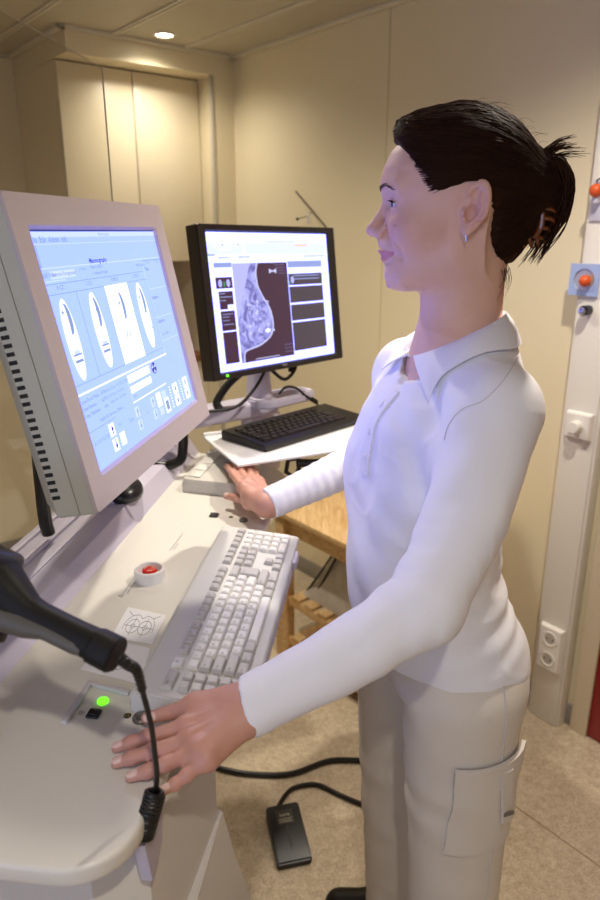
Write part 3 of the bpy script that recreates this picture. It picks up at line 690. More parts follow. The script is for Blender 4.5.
ur(.143, .842, .183, .90, 1); arrow(.163, .872, 1, True, 5); ur(.143, .912, .183, .97, 1); arrow(.163, .94, 1, False, 5)
ur(.205, .905, .245, .965, 1); ur(.205, .845, .245, .895, 0, .0004); ut(.225, .87, 'FAC', .006, 4, 'CENTER')
ut(.30, .885, '>>', .014, 4); ur(.37, .838, .405, .89, 2); arrow(.387, .865, .9, True, 4); ur(.37, .905, .405, .955, 2); arrow(.387, .93, .9, False, 4); ut(.46, .90, '< >', .009, 4)
for v, up in ((.865, True), (.93, False)): ur(.525, v - .026, .56, v + .026, 2); arrow(.542, v, .9, up, 4)
ur(.585, .835, .632, .91, 1); ur(.59, .918, .63, .955, 2); ur(.645, .84, .69, .885, 2); ur(.655, .885, .705, .965, 1); ur(.664, .90, .696, .95, 6, .0006)
for u0 in (.735, .865):
    for q in range(8): ur(u0, .84 + q * .016, u0 + .012, .846 + q * .016, 1)
    for v in (.868, .935): ur(u0 + .04, v - .03, u0 + .095, v + .03, 1); ur(u0 + .06, v - .012, u0 + .075, v + .012, 3, .0006)
obj('screen', b, SM, t1, label='lit blue screen full of controls')

# ---- black monitor
MB_ = rotm((-.053, 1.688, 1.345), -41.6, 7.4, -.9); TW, TH = .408, .306
blk = mat('black_monitor_plastic', '#1a1815', .4, bump=.08, bscale=900); blk_side = mat('dark_brown_plastic', '#3b342b', .5)
t2 = thing('monitor', (-.10, 1.73, 1.09), 'black framed monitor showing a breast x-ray, behind the black keyboard', 'monitor')
b = NB(); shell_front(b, MB_, .2305, .1695, TW / 2, TH / 2, .003, .002, -.005); obj('bezel', b, blk, t2)
b = NB(); loft(b, MB_, [(rring(.2305, .1695, .003), -.0021), (rring(.2305, .1695, .003), -.036), (rring(.20, .14, .01), -.045), (rring(.10, .08, .01), -.06)], False, True); obj('back_shell', b, blk_side, t2)
b = NB(); box(b, MB_, (-.009, -.1625, .0018), (.009, -.157, .0028), .0004); obj('badge', b, mat('badge_grey', '#8e8a86', .3, .5), t2)
p = MB_ @ Vector((-.19, -.161, .002)); b = NB(); tt = bmesh.new(); bmesh.ops.create_uvsphere(tt, u_segments=14, v_segments=8, radius=.0032); merge(b, tt, Matrix.Translation(p)); obj('power_light', b, emat('green_led_small', (.15, 1, .02), 2.0), t2, label='green power light')
E2 = SCREEN_B
def breast_material():
    m = bpy.data.materials.new('xray_tissue'); m.use_nodes = True; nt = m.node_tree; bs_ = nt.nodes['Principled BSDF']
    bs_.inputs['Base Color'].default_value = (.02, .02, .02, 1)
    tc = nt.nodes.new('ShaderNodeTexCoord'); n = nt.nodes.new('ShaderNodeTexNoise'); n.inputs['Scale'].default_value = 34; n.inputs['Detail'].default_value = 6; n.inputs['Distortion'].default_value = 1.6
    r = nt.nodes.new('ShaderNodeValToRGB'); r.color_ramp.elements[0].position = .38; r.color_ramp.elements[0].color = (.13, .12, .42, 1); r.color_ramp.elements[1].position = .72; r.color_ramp.elements[1].color = (.60, .63, 1.3, 1)
    nt.links.new(tc.outputs['Object'], n.inputs[0]); nt.links.new(n.outputs[0], r.inputs[0]); nt.links.new(r.outputs[0], bs_.inputs['Emission Color']); bs_.inputs['Emission Strength'].default_value = 1.0
    return m
w_ = emat('display_white', (1.05, 1.15, 3.7), E2); w2 = emat('display_pale', (.80, .88, 2.8), E2); dk = emat('display_maroon', (.050, .018, .045), 1.0); dk2 = emat('display_charcoal', (.060, .045, .065), 1.0); bl = emat('display_blue_grey', (.24, .30, .62), 1.2); og = emat('display_orange', (1.0, .62, .18), 1.1); ye = emat('display_yellow', (.95, .88, .55), 1.2); ti = breast_material(); mu = emat('display_muscle', (.44, .45, 1.0), 1.1); rim = emat('display_rim', (.55, .56, .92), 1.1); gr = emat('display_green', (.05, .4, .08), 1)
b = NB(); MSc = MB_ @ Matrix.Translation((0, 0, -.0045)); SWo, SHo = SW, SH; SW, SH = TW, TH
rect(b, MSc, -TW / 2, -TH / 2, TW / 2, TH / 2, 0, 0)
MU = MSc @ Matrix.Translation((-TW / 2, TH / 2, 0)) @ Matrix.Diagonal((TW, -TH, 1, 1))
ur(.0, .064, 1, .071, 1); ur(.28, .075, .97, .155, 1, .0004); ur(.004, .075, .26, .155, 1, .0004); ur(.45, .062, .7, .068, 4)
ur(.694, .081, .812, .098, 5, .0006); ur(.08, .119, .18, .130, 6, .0006)
for u in (.05, .10, .15, .2): ur(u, .08, u + .03, .105, 0, .0006)
ur(.105, .084, .117, .098, 4, .0008); ur(.22, .083, .23, .095, 4, .0008)
ur(.31, .085, .36, .092, 1, .0006); ur(.31, .13, .36, .135, 1, .0006); ur(.6, .13, .66, .135, 1, .0006)
ur(.07, .176, .15, .184, 4, .0006); ur(.22, .172, .31, .180, 4, .0006); ur(.77, .172, .97, .180, 4, .0006); ur(.0, .155, .05, .165, 4, .0006)
ur(.033, .214, .165, .248, 4); ur(.06, .25, .165, .31, 0, .0006)
for q in range(14): ur(.004, .45 + q * .02, .016, .455 + q * .02, 4)
ur(.035, .317, .157, .397, 2)
for u in (.065, .125):
    oval(u, .36, .014, .028, 8, .0008)
ur(.09, .35, .10, .385, 10, .0008)
for v0, v1 in ((.418, .547), (.559, .702), (.712, .945)): ur(.047, v0, .152, v1, 2)
for v in (.43, .455, .48): ur(.055, v, .055 + .04 + .05 * ((v * 100) % 2 > 1), v + .006, 4, .0006)
for v in (.58, .60, .625, .655): ur(.058, v, .058 + .05 + .03 * ((v * 100) % 2 > 1), v + .005, 4, .0006)
ur(.105, .515, .152, .545, 0, .0007)
ur(.168, .221, .612, .957, 2)
br = [(.168, .221), (.361, .224), (.344, .292), (.350, .391), (.372, .45), (.398, .505), (.428, .56), (.444, .62), (.449, .696), (.437, .745), (.413, .785), (.33, .837), (.23, .862), (.196, .885), (.189, .955), (.168, .955)]
sp = [(p.x, p.y) for p in spline([(x, y, 0) for x, y in br[1:15]], 4)]
poly(b, MU, ([br[0]] + sp + [br[15]])[::-1], .0005, 7)
poly(b, MU, [(.168, .221), (.30, .221), (.27, .33), (.225, .46), (.168, .66)][::-1], .0008, 8)
for i in range(len(sp) - 1):
    (x0, y0), (x1, y1) = sp[i], sp[i + 1]; dx, dy = x1 - x0, y1 - y0; L_ = math.hypot(dx, dy) + 1e-9; nx, ny = -dy / L_ * .005, dx / L_ * .006
    vs = [b.verts.new(MU @ Vector((x, y, .0009))) for x, y in ((x0 - nx, y0 - ny), (x1 - nx, y1 - ny), (x1 + nx, y1 + ny), (x0 + nx, y0 + ny))]
    f = b.faces.new(vs); f.material_index = 9
for q in range(26):
    u = .25 + rng.random() * .17; v = .5 + rng.random() * .27; oval(u, v, .004 + rng.random() * .012, .003 + rng.random() * .008, 9 if q % 3 else 8, .0007, rng.random() * 3)
oval(.40, .735, .022, .016, 0, .0008); oval(.452, .738, .006, .01, 9, .0008); oval(.362, .425, .004, .004, 0, .0008)
poly(b, MU, [(.455, .265), (.475, .278), (.475, .292), (.455, .305)], .0008, 9); poly(b, MU, [(.515, .265), (.495, .278), (.495, .292), (.515, .305)], .0008, 9); ur(.47, .279, .50, .291, 9, .0008)
for q in range(4): ur(.50 + .01 * q, .235 + q * .022, .59, .242 + q * .022, 11, .0007)
for q in range(3): ur(.53, .86 + q * .028, .60, .868 + q * .028, 11, .0007)
ur(.28, .938, .48, .944, 9, .0007)
ur(.620, .213, .935, .263, 4)
for v0, v1 in ((.312, .402), (.413, .541), (.556, .684), (.698, .928)): ur(.617, v0, .93, v1, 3)
for v in (.325, .35): ur(.66, v, .90, v + .008, 4, .0006)
oval(.65, .36, .014, .028, 8, .0008); ur(.62, .37, .63, .39, 10, .0008)
ur(.955, .20, .965, .95, 1)
obj('screen', b, [w_, w2, dk, dk2, bl, og, ye, ti, mu, rim, gr, emat('display_dim', (.13, .1, .2), 1)], t2, label='white screen with an x-ray picture')
SW, SH = SWo, SHo
# stand joint + cables of the black monitor
b = NB(); p = MB_ @ Vector((0, -.10, -.058)); q = Vector((-.105, 1.722, 1.095))
tube(b, [p, p + Vector((-.02, .015, -.03)), q + Vector((0, 0, .07)), q], [.03, .03, .028, .034], 18); obj('neck', b, lav_m, t2)
b = NB()
tube(b, spline([MB_ @ Vector((-.06, -.15, -.05)), (-.17, 1.64, 1.15), (-.20, 1.61, 1.11), (-.195, 1.60, 1.094)], 8), .010, 8)
tube(b, spline([MB_ @ Vector((-.01, -.16, -.045)), (-.115, 1.63, 1.13), (-.16, 1.59, 1.098), (-.25, 1.545, 1.098), (-.31, 1.50, 1.105)], 8), .004, 8)
tube(b, spline([MB_ @ Vector((.06, -.13, -.05)), MB_ @ Vector((.075, -.17, -.03)), MB_ @ Vector((.03, -.2, -.03)), MB_ @ Vector((.0, -.17, -.05))], 8), .0045, 8)
tube(b, [MB_ @ Vector((.075, -.145, -.035)), MB_ @ Vector((.06, -.185, -.035))], .008, 8); obj('cable', b, dark_m, t2)

# ------------------------------------------------------------ arm that carries the black monitor and the keyboard tray
post = kp(-.515, 1.50, DZ + .0365); head = Vector((-.105, 1.722, 1.05))
ta = thing('support_stand', post, 'pale lilac support arm with a looped tray under the black monitor', 'stand')
b = NB(); tube(b, [post, post + Vector((0, 0, .13))], .028, 24); lathe(b, Matrix.Translation(post), [(.05, 0), (.05, .006), (.04, .012), (0, .012)], 32); obj('post', b, lav_m, ta)
d = (head - post); d.z = 0; dl = d.length; d.normalize(); Mb = frame(Vector((post.x, post.y, 1.05)), d, Vector((-d.y, d.x, 0)))
b = NB(); box(b, Mb, (-.05, -.036, 0), (dl + .04, .036, .042), .01, 3); obj('beam', b, lav_m, ta)
b = NB(); Mh = frame(head + Vector((0, 0, .0)), MB_.to_3x3().col[0], Vector((-.66, .74, 0)))
box(b, Mh, (-.05, -.02, -.16), (.06, .02, .0), .006); obj('down_plate', b, lav_m, ta)
b = NB(); ro = [rring(.105, .048, .045, 8), rring(.085, .030, .028, 8)]
tt = bmesh.new(); V = [[tt.verts.new((x + .05, y - .03, z)) for x, y in P] for P, z in ((ro[0], 0), (ro[0], .022), (ro[1], .022), (ro[1], 0))]
m_ = len(V[0])
for q_ in range(4):
    for i in range(m_): tt.faces.new((V[q_][i], V[q_][(i + 1) % m_], V[(q_ + 1) % 4][(i + 1) % m_], V[(q_ + 1) % 4][i]))
bmesh.ops.recalc_face_normals(tt, faces=tt.faces[:]); bmesh.ops.bevel(tt, geom=[e for e in tt.edges if abs(e.verts[0].co.z - e.verts[1].co.z) < 1e-6 and e.calc_face_angle(0) > .5], offset=.004, segments=2, affect='EDGES')
merge(b, tt, Mh @ Matrix.Translation((0, 0, .028))); obj('loop_handle', b, lav_m, ta)
# white keyboard tray
tz = 1.045; tL, tN = atz(203, 436, tz), atz(238, 465, tz)
yd = (tL - tN); DPT = yd.length; yd.normalize(); xd = Vector((yd.y, -yd.x, 0)); MT = frame(Vector((tN.x, tN.y, tz - .006)), xd, yd)
b = NB(); box(b, MT, (0, 0, 0), (.47, DPT, .006), .002); box(b, MT, (0, DPT - .006, .0062), (.47, DPT, .014), .002); obj('keyboard_tray', b, mat('white_tray', '#eeecec', .35), ta, label='white flat keyboard tray')
b = NB(); 
tube(b, spline([aty(346, 455, 1.46), aty(340, 457, 1.45), aty(331, 459, 1.44), aty(318, 463, 1.43), aty(298, 463, 1.42)], 6), .0095, 10)
tube(b, [aty(*q) for q in ((298, 458, 1.42), (288, 460, 1.42), (286, 472, 1.42), (294, 477, 1.42), (299, 469, 1.42), (298, 458, 1.42))], .0055, 8)
obj('tray_lever', b, dark_m, ta, label='black lever under the tray')
b = NB(); tube(b, [MT @ Vector((.2, DPT - .03, -.003)), Vector((-.09, 1.70, 1.0))], .015, 12); obj('tray_bracket', b, lav_m, ta)
# black keyboard on the tray
kz = 1.062; r0, r1 = atz(221, 432, kz), atz(324, 405, kz); f0 = atz(246, 453, kz)
xd2 = (r1 - r0); L2 = xd2.length; xd2.normalize(); yd2 = Vector((-xd2.y, xd2.x, 0)); D2 = .148
M2K = frame(Vector((r0.x, r0.y, tz + .0005)) - yd2 * D2, xd2, yd2)
K2, span2 = rows_full(False)
K2 = [k for k in K2 if k[0] < 15.2]
kbk = mat('black_key', '#26231f', .4); 
keyboard('computer_keyboard', 'compact black keyboard on the white tray below the black monitor', M2K, L2, D2, .012, .020, K2, 15, [kbk, kbk], mat('black_keyboard_case', '#1c1a18', .38), .018, True, (L2 - .075) / 15, .0165, .005, mat('legend_pale', '#a8a097', .6), .022)
k2 = [o for o in COL.objects if o.name.startswith('computer_keyboard')][-1]
p = spline([M2K @ Vector((L2 * .93, D2 - .002, .012)), aty(316, 402, 1.755), aty(306, 396, 1.74), aty(296, 388, 1.72), aty(286, 387, 1.70), aty(279, 394, 1.69)], 8)
b = NB(); tube(b, p, .003, 8); tube(b, p[7:13], .0065, 10); obj('cable', b, dark_m, k2)
# black hose loop by the arm post
t = thing('black_hose', kp(-.49, 1.50, DZ + .037), 'thick black hose curling around the lilac post behind the big monitor', 'hose')
b = NB(); tube(b, spline([aty(183, 425, 1.50), aty(183, 447, 1.50), aty(180, 460, 1.49), aty(165, 466, 1.48), aty(150, 463, 1.48), aty(138, 455, 1.49)], 8), .0115, 12); obj('hose', b, mat('black_rubber', '#0e0d0d', .3), t)
# ------------------------------------------------------------ glass screen behind the console
gl = bpy.data.materials.new('clear_glass'); gl.use_nodes = True; nt = gl.node_tree; nt.nodes.clear()
out = nt.nodes.new('ShaderNodeOutputMaterial'); tr = nt.nodes.new('ShaderNodeBsdfTransparent'); tr.inputs[0].default_value = (.955, .95, .93, 1); go = nt.nodes.new('ShaderNodeBsdfGlossy'); go.inputs['Roughness'].default_value = .02;  mx = nt.nodes.new('ShaderNodeMixShader')
mx.inputs[0].default_value = .04; nt.links.new(tr.outputs[0], mx.inputs[1]); nt.links.new(go.outputs[0], mx.inputs[2]); nt.links.new(mx.outputs[0], out.inputs[0])
t = thing('glass_screen', kp(-.58, 1.0, DZ + .037), 'clear glass screen with a dark edge standing along the back of the console', 'glass screen')
b = NB(); box(b, KM, (-.5615, .15, DZ + .0425), (-.5585, 1.425, 1.80)); obj('pane', b, gl, t)
edge_m = mat('glass_edge', '#c2baa2', .3)
b = NB(); box(b, KM, (-.5616, .15, 1.8), (-.5584, 1.4257, 1.8006)); box(b, KM, (-.5616, 1.4252, DZ + .0425), (-.5584, 1.4257, 1.8)); obj('edge', b, edge_m, t)

# ------------------------------------------------------------ trackball
tp = [kq(186, 490, DZ), kq(205, 460, DZ)]
MTb = KM @ Matrix.Translation((-.353, 1.425, DZ + .0005)) @ Matrix.Rotation(math.radians(-8), 4, 'Z')
t = thing('trackball', MTb.translation, 'pale grey trackball device under her far hand', 'trackball')
b = NB(); tt = bmesh.new()
loft(tt, None, [(rring(.062, .085, .008), 0), (rring(.062, .085, .008), .018), (rring(.058, .081, .008), .026)])
for v in tt.verts:
    if v.co.z > .01: v.co.z += .02 * (v.co.y + .085) / .17 + .006 * (1 - (v.co.x / .07) ** 2)
merge(b, tt, MTb); obj('body', b, mat('trackball_grey', '#c9c5bd', .4), t)
b = NB(); tt = bmesh.new(); bmesh.ops.create_uvsphere(tt, u_segments=32, v_segments=20, radius=.027); merge(b, tt, MTb @ Matrix.Translation((.008, .015, .035))); obj('ball', b, mat('grey_ball', '#8e8a84', .3), t)
for q in (-1, 0, 1):
    b = NB(); box(b, MTb @ Matrix.Translation((-.036 + 0 * q, -.02 + q * .034, .0365 + .004 * q)) @ Matrix.Rotation(math.atan2(.02, .17), 4, 'X'), (-.014, -.0155, -.004), (.014, .0155, .003), .0015); obj('button', b, mat('trackball_button', '#d8d5ce', .4), t)
# black mouse shaped device
MM = Matrix.Translation(atz(138, 497, DZ + .004)) @ Matrix.Rotation(math.radians(25), 4, 'Z'); MM.translation.z = DZ + .0005
MM.translation = kp(-.452, 1.325, DZ + .0375) + Vector((-.02, 0, 0))
MM = Matrix.Translation(kp(-.500, 1.225, DZ + .0374)) @ Matrix.Rotation(math.radians(0), 4, 'Z')
t = thing('handset', MM.translation, 'black rounded handset with a white sticker lying under the big monitor', 'handset')
b = NB(); tt = bmesh.new(); bmesh.ops.create_uvsphere(tt, u_segments=32, v_segments=18, radius=1)
for v in tt.verts:
    x, y, z = v.co; v.co = Vector((x * (.034 - .005 * y), y * .050, max(z, -.35) * .026 + .0092))
merge(b, tt, MM); obj('body', b, mat('handset_black', '#161519', .3), t)
b = NB(); tt = bmesh.new(); bmesh.ops.create_uvsphere(tt, u_segments=20, v_segments=10, radius=1); tt.transform(Matrix.Translation((.018, -.002, .0285)) @ Matrix.Rotation(.6, 4, 'Y') @ Matrix.Diagonal((.006, .010, .002, 1))); merge(b, tt, MM); obj('oval_key', b, mat('handset_grey', '#4b4a50', .3), t)
b = NB(); box(b, MM @ Matrix.Translation((.012, -.032, .0225)) @ Matrix.Rotation(.5, 4, 'X') @ Matrix.Rotation(.35, 4, 'Y'), (-.007, -.007, 0), (.007, .007, .001)); obj('sticker', b, paper, t)

# ------------------------------------------------------------ handheld scanner on its stand, cord
sc_m = mat('scanner_black', '#171513', .55, spec=.25, bump=.1, bscale=800); sc_g = mat('scanner_grey_grip', '#55524b', .5, bump=.15, bscale=900)
h0 = aty(117, 656, .505); h1 = aty(32, 613, .535)
t = thing('barcode_scanner', kp(-.40, .40, DZ + .0005), 'black handheld barcode scanner jutting in from the left above the console', 'scanner')
ax = (h1 - h0).normalized(); upv = Vector((.45, .35, .80)); upv = (upv - ax * upv.dot(ax)).normalized(); sd = ax.cross(upv)
MS = frame(h0, ax, upv); LH = (h1 - h0).length
def oval_ring(x, cy, ry, rz, n=24, p=2.6): return [(x, cy + ry * math.copysign(abs(math.cos(a)) ** (2 / p), math.cos(a)), rz * math.copysign(abs(math.sin(a)) ** (2 / p), math.sin(a))) for a in np.linspace(0, 2 * math.pi, n, endpoint=False)]
def loft3(b, M, rings, mi=0):
    tt = bmesh.new(); R = [[tt.verts.new(p) for p in P] for P in rings]; n = len(R[0])
    for a, c in zip(R, R[1:]):
        for i in range(n): tt.faces.new((a[i], a[(i + 1) % n], c[(i + 1) % n], c[i]))
    tt.faces.new(R[0][::-1]); tt.faces.new(R[-1]); bmesh.ops.recalc_face_normals(tt, faces=tt.faces[:]); merge(b, tt, M, mi)
b = NB(); loft3(b, MS, [oval_ring(.0, 0, .0143, .0140), oval_ring(.002, 0, .0158, .0155), oval_ring(.022, 0, .0156, .0153), oval_ring(.0235, 0, .0142, .0140)]); obj('end_cap', b, sc_m, t)
b = NB(); loft3(b, MS, [oval_ring(.0237, 0, .0140, .0138), oval_ring(.05, .0, .0130, .0130), oval_ring(LH * .9, .0, .0130, .0135), oval_ring(LH + .003, .001, .0135, .0140), oval_ring(LH + .018, .005, .017, .018), oval_ring(LH + .035, .010, .021, .022), oval_ring(LH + .10, .014, .025, .028), oval_ring(LH + .13, .014, .024, .026)]); obj('handle', b, sc_m, t)
b = NB(); loft3(b, MS, [oval_ring(.028, -.006, .0070, .0128), oval_ring(.036, -.0065, .0080, .0138), oval_ring(LH * .75, -.0065, .0085, .0142), oval_ring(LH - .005, -.010, .0115, .0155), oval_ring(LH + .025, -.013, .014, .018)]); obj('grip', b, sc_g, t, label='grey rubber grip')
b = NB(); Mt_ = MS @ Matrix.Translation((LH + .085, .028, 0)); box(b, Mt_, (-.046, -.018, -.024), (.06, .010, .026), .008, 3); obj('head_top', b, mat('scanner_gloss', '#0e0e0e', .3), t)
b = NB(); box(b, MS @ Matrix.Translation((LH + .02, -.030, 0)), (-.004, -.006, -.008), (.03, .004, .008), .002); obj('trigger', b, dark_m, t)
# stand: rod from the scanner head down to a foot on the worktop, left of the frame
b = NB(); hp = MS @ Vector((LH + .13, .01, 0)); ft = kp(-.42, .50, DZ + .0005); ft.z = DZ + .0005
foot = Vector((hp.x - .03, hp.y + .03, DZ + .0005))
tube(b, spline([hp, hp + Vector((-.03, .015, -.03)), Vector((foot.x, foot.y, DZ + .12)), foot + Vector((0, 0, .008))], 8), .008, 12); lathe(b, Matrix.Translation(foot), [(.04, 0), (.04, .006), (.03, .010), (0, .010)], 32); obj('stand', b, dark_m, t)
# cord: ribbed boot, thin cord, coil
ee = kp(-.202, .538, DZ - .0)
cpts = spline([MS @ Vector((0, 0, 0)), MS @ Vector((-.012, -.002, 0)), aty(137, 671, .512), aty(143, 693, .52), aty(151, 725, .528), aty(155, 755, .535), aty(157, 775, .540), aty(156, 790, .540)], 10)
b = NB(); rr = [(.0040 if i % 2 else .0047) for i in range(27)]; tube(b, cpts[3:30], [.0052 - .0014 * i / 26 + (.0006 if i % 2 else -.0003) for i in range(27)], 12)
for i, p in enumerate(cpts[4:30:2]): pass
cd = obj('cord', b, dark_m, t); cd['label'] = 'ribbed strain relief'
b = NB(); tube(b, cpts[29:], .0027, 10)
end = cpts[-1]; axis = spline([end, aty(152, 805, .535), aty(147, 822, .53), aty(143, 836, .525)], 20)
hel = []; nT = 13
for i in range(len(axis) * 6):
    s = i / (len(axis) * 6 - 1); f_ = s * (len(axis) - 1); i0 = min(int(f_), len(axis) - 2); c_ = axis[i0].lerp(axis[i0 + 1], f_ - i0)
    tn = (axis[i0 + 1] - axis[i0]).normalized(); u_ = tn.orthogonal().normalized(); v_ = tn.cross(u_); a_ = s * nT * 2 * math.pi; R_ = .0085 * min(1, s * 12 + .2)
    hel.append(c_ + (u_ * math.cos(a_) + v_ * math.sin(a_)) * R_)
tube(b, hel, .0026, 8); obj('coiled_cord', b, dark_m, t)

# ------------------------------------------------------------ foot pedal and floor cables
pf = [atz(265, 812, .035), atz(296, 806, .035), atz(309, 858, .02), atz(281, 866, .02)]
xd = (pf[1] - pf[0]); xd.z = 0; yd = (pf[0] - pf[3]); yd.z = 0; 
MP = frame(((pf[3] + pf[2]) / 2).to_3d(), xd, yd); MP.translation.z = 0.0005; PW = .088; PD = .155
t = thing('foot_pedal', MP.translation, 'black foot pedal with a grey label on the beige floor', 'foot pedal')
b = NB(); tt = bmesh.new(); pr_ = [(0, 0), (PD, 0), (PD, .05), (.01, .026), (0, .02)]
a_ = [tt.verts.new((-PW / 2, y, z)) for y, z in pr_]; c_ = [tt.verts.new((PW / 2, y, z)) for y, z in pr_]
tt.faces.new(a_); tt.faces.new(c_[::-1])
for i in range(5): tt.faces.new((a_[i], a_[(i + 1) % 5], c_[(i + 1) % 5], c_[i]))
bmesh.ops.recalc_face_normals(tt, faces=tt.faces[:]); bmesh.ops.bevel(tt, geom=tt.edges[:], offset=.004, segments=2, affect='EDGES'); merge(b, tt, MP); obj('body', b, mat('pedal_black', '#100f0e', .35), t)
sl = math.atan2(.024, PD - .01); MPt = MP @ Matrix.Translation((0, .01, .0265)) @ Matrix.Rotation(sl, 4, 'X')
b = NB(); box(b, MPt, (-.022, .088, 0), (.022, .128, .0006)); obj('label_plate', b, mat('pedal_label', '#3a3832', .4), t)
b = NB()
text(b, MPt @ Matrix.Translation((0, .113, .0009)), 'herga', .012, 0, 'CENTER', .04)
for q in range(3): rect(b, MPt, -.018, .0925 + q * .0045, .018 - .004 * (q % 2), .0945 + q * .0045, .0009)
obj('label_print', b, mat('pedal_print', '#a9a496', .5), t)
b = NB(); box(b, MPt, (-.002, .02, 0), (.002, .084, .001), .0004); obj('ridge', b, mat('pedal_ridge', '#33302b', .4), t)
b = NB(); cz = .0075; tube(b, spline([MP @ Vector((-.008, PD - .002, .02)), MP @ Vector((-.008, PD + .02, .014)), atz(288, 792, cz), atz(300, 786, cz), atz(318, 785, cz), atz(340, 795, cz), atz(365, 805, cz), atz(400, 812, cz), atz(450, 830, cz)], 8), .0065, 10); obj('cable', b, mat('black_rubber', '#0e0d0d', .3), t)
t = thing('floor_cable', atz(290, 775, 0), 'thick black cable running across the floor from under the console', 'cable')
b = NB(); tube(b, spline([kp(-.49, 1.50, .009), atz(190, 760, .009), atz(222, 769, .009), atz(250, 774, .009), atz(290, 774, .009), atz(325, 762, .009), atz(345, 760, .009), atz(375, 762, .009), atz(420, 770, .009), atz(460, 790, .009)], 8), .008, 10); obj('cable', b, mat('black_rubber', '#0e0d0d', .3), t)

downlight(1.9, -2.95, 'small round recessed ceiling light above the near end of the console', 8)
downlight(.60, -2.05, 'small round recessed ceiling light near the red door')
downlight(.98, -1.05, 'small round recessed ceiling light between the console and the pine side table')
# ------------------------------------------------------------ implicit surfaces for the woman
def V3(p): return np.array(p, dtype=float)
def cap(P, a, b, ra, rb):
    a = V3(a); b = V3(b); d = b - a; t = np.clip(((P - a) @ d) / (d @ d), 0, 1)
    return np.linalg.norm(P - a - t[:, None] * d, axis=1) - (ra + (rb - ra) * t)
def chain(P, pts, rs):
    d = None
    for (a, b), (ra, rb) in zip(zip(pts, pts[1:]), zip(rs, rs[1:])):
        q = cap(P, a, b, ra, rb); d = q if d is None else np.minimum(d, q)
    return d
def ell(P, c, r, R=None):
    q = P - V3(c)
    if R is not None: q = q @ np.array(R).T
    r = V3(r); k0 = np.linalg.norm(q / r, axis=1); k1 = np.linalg.norm(q / (r * r), axis=1) + 1e-9
    return k0 * (k0 - 1) / k1
def smin(a, b, k): h = np.maximum(k - np.abs(a - b), 0) / k; return np.minimum(a, b) - h * h * k * .25
def smax(a, b, k): return -smin(-a, -b, k)
def gauss(P, c, s): return np.exp(-(((P - V3(c)) / s) ** 2).sum(1))
def nets(fn, lo, hi, h, blk=4, slack=1.6):
    lo = V3(lo); hi = V3(hi); n = np.ceil((hi - lo) / h / blk).astype(int); N = n * blk + 1
    cc = [lo[i] + (np.arange(n[i]) + .5) * blk * h for i in range(3)]
    G = np.stack(np.meshgrid(*cc, indexing='ij'), -1).reshape(-1, 3)
    dc = fn(G).reshape(n)
    act = np.abs(dc) < blk * h * .87 * slack + .004
    # dilate one block
    a2 = act.copy()
    for ax in range(3):
        s0 = [slice(None)] * 3; s1 = [slice(None)] * 3; s0[ax] = slice(1, None); s1[ax] = slice(None, -1)
        a2[tuple(s0)] |= act[tuple(s1)]; a2[tuple(s1)] |= act[tuple(s0)]
    vol = np.empty(N, np.float32)
    v = np.repeat(np.repeat(np.repeat(np.sign(dc) * 9, blk, 0), blk, 1), blk, 2)
    vol[:-1, :-1, :-1] = v; vol[-1] = vol[-2]; vol[:, -1] = vol[:, -2]; vol[:, :, -1] = vol[:, :, -2]
    m = np.zeros(N, bool); mm = np.repeat(np.repeat(np.repeat(a2, blk, 0), blk, 1), blk, 2)
    m[:-1, :-1, :-1] = mm
    for ax in range(3):
        s0 = [slice(None)] * 3; s1 = [slice(None)] * 3; s0[ax] = slice(1, None); s1[ax] = slice(None, -1)
        m[tuple(s0)] |= m[tuple(s1)].copy()
    idx = np.argwhere(m); pts = lo + idx * h
    out = np.empty(len(pts), np.float32)
    for i in range(0, len(pts), 200000): out[i:i + 200000] = fn(pts[i:i + 200000])
    vol[m] = out
    neg = vol < 0
    c = np.zeros(np.array(N) - 1, np.int8)
    for dx in (0, 1):
        for dy in (0, 1):
            for dz in (0, 1): c += neg[dx:N[0] - 1 + dx, dy:N[1] - 1 + dy, dz:N[2] - 1 + dz]
    cells = np.argwhere((c > 0) & (c < 8))
    cid = -np.ones(c.shape, np.int64); cid[tuple(cells.T)] = np.arange(len(cells))
    acc = np.zeros((len(cells), 3)); cnt = np.zeros(len(cells))
    cor = [(x, y, z) for x in (0, 1) for y in (0, 1) for z in (0, 1)]
    vals = {q: vol[cells[:, 0] + q[0], cells[:, 1] + q[1], cells[:, 2] + q[2]] for q in cor}
    for q in cor:
        for ax in range(3):
            if q[ax] == 0:
                r = list(q); r[ax] = 1; r = tuple(r); a, b = vals[q], vals[r]; s = (a < 0) != (b < 0)
                t = np.where(s, a / np.where(s, a - b, 1), 0)
                p = np.tile(V3(q), (len(cells), 1)); p[:, ax] += t
                acc[s] += p[s]; cnt[s] += 1
    verts = lo + (cells + acc / cnt[:, None]) * h
    faces = []
    for ax in range(3):
        s0 = [slice(None)] * 3; s1 = [slice(None)] * 3; s0[ax] = slice(None, -1); s1[ax] = slice(1, None)
        e = np.argwhere(neg[tuple(s0)] != neg[tuple(s1)])
        u, w = (ax + 1) % 3, (ax + 2) % 3
        e = e[(e[:, u] > 0) & (e[:, w] > 0) & (e[:, u] < N[u] - 1) & (e[:, w] < N[w] - 1)]
        fl = neg[e[:, 0], e[:, 1], e[:, 2]]
        def at_(du, dw):
            q = e.copy(); q[:, u] += du; q[:, w] += dw; return cid[q[:, 0], q[:, 1], q[:, 2]]
        qd = np.stack([at_(-1, -1), at_(0, -1), at_(0, 0), at_(-1, 0)], 1)
        qd[~fl] = qd[~fl][:, ::-1]
        faces.append(qd)
    F = np.concatenate(faces); F = F[(F >= 0).all(1)]
    return verts, F
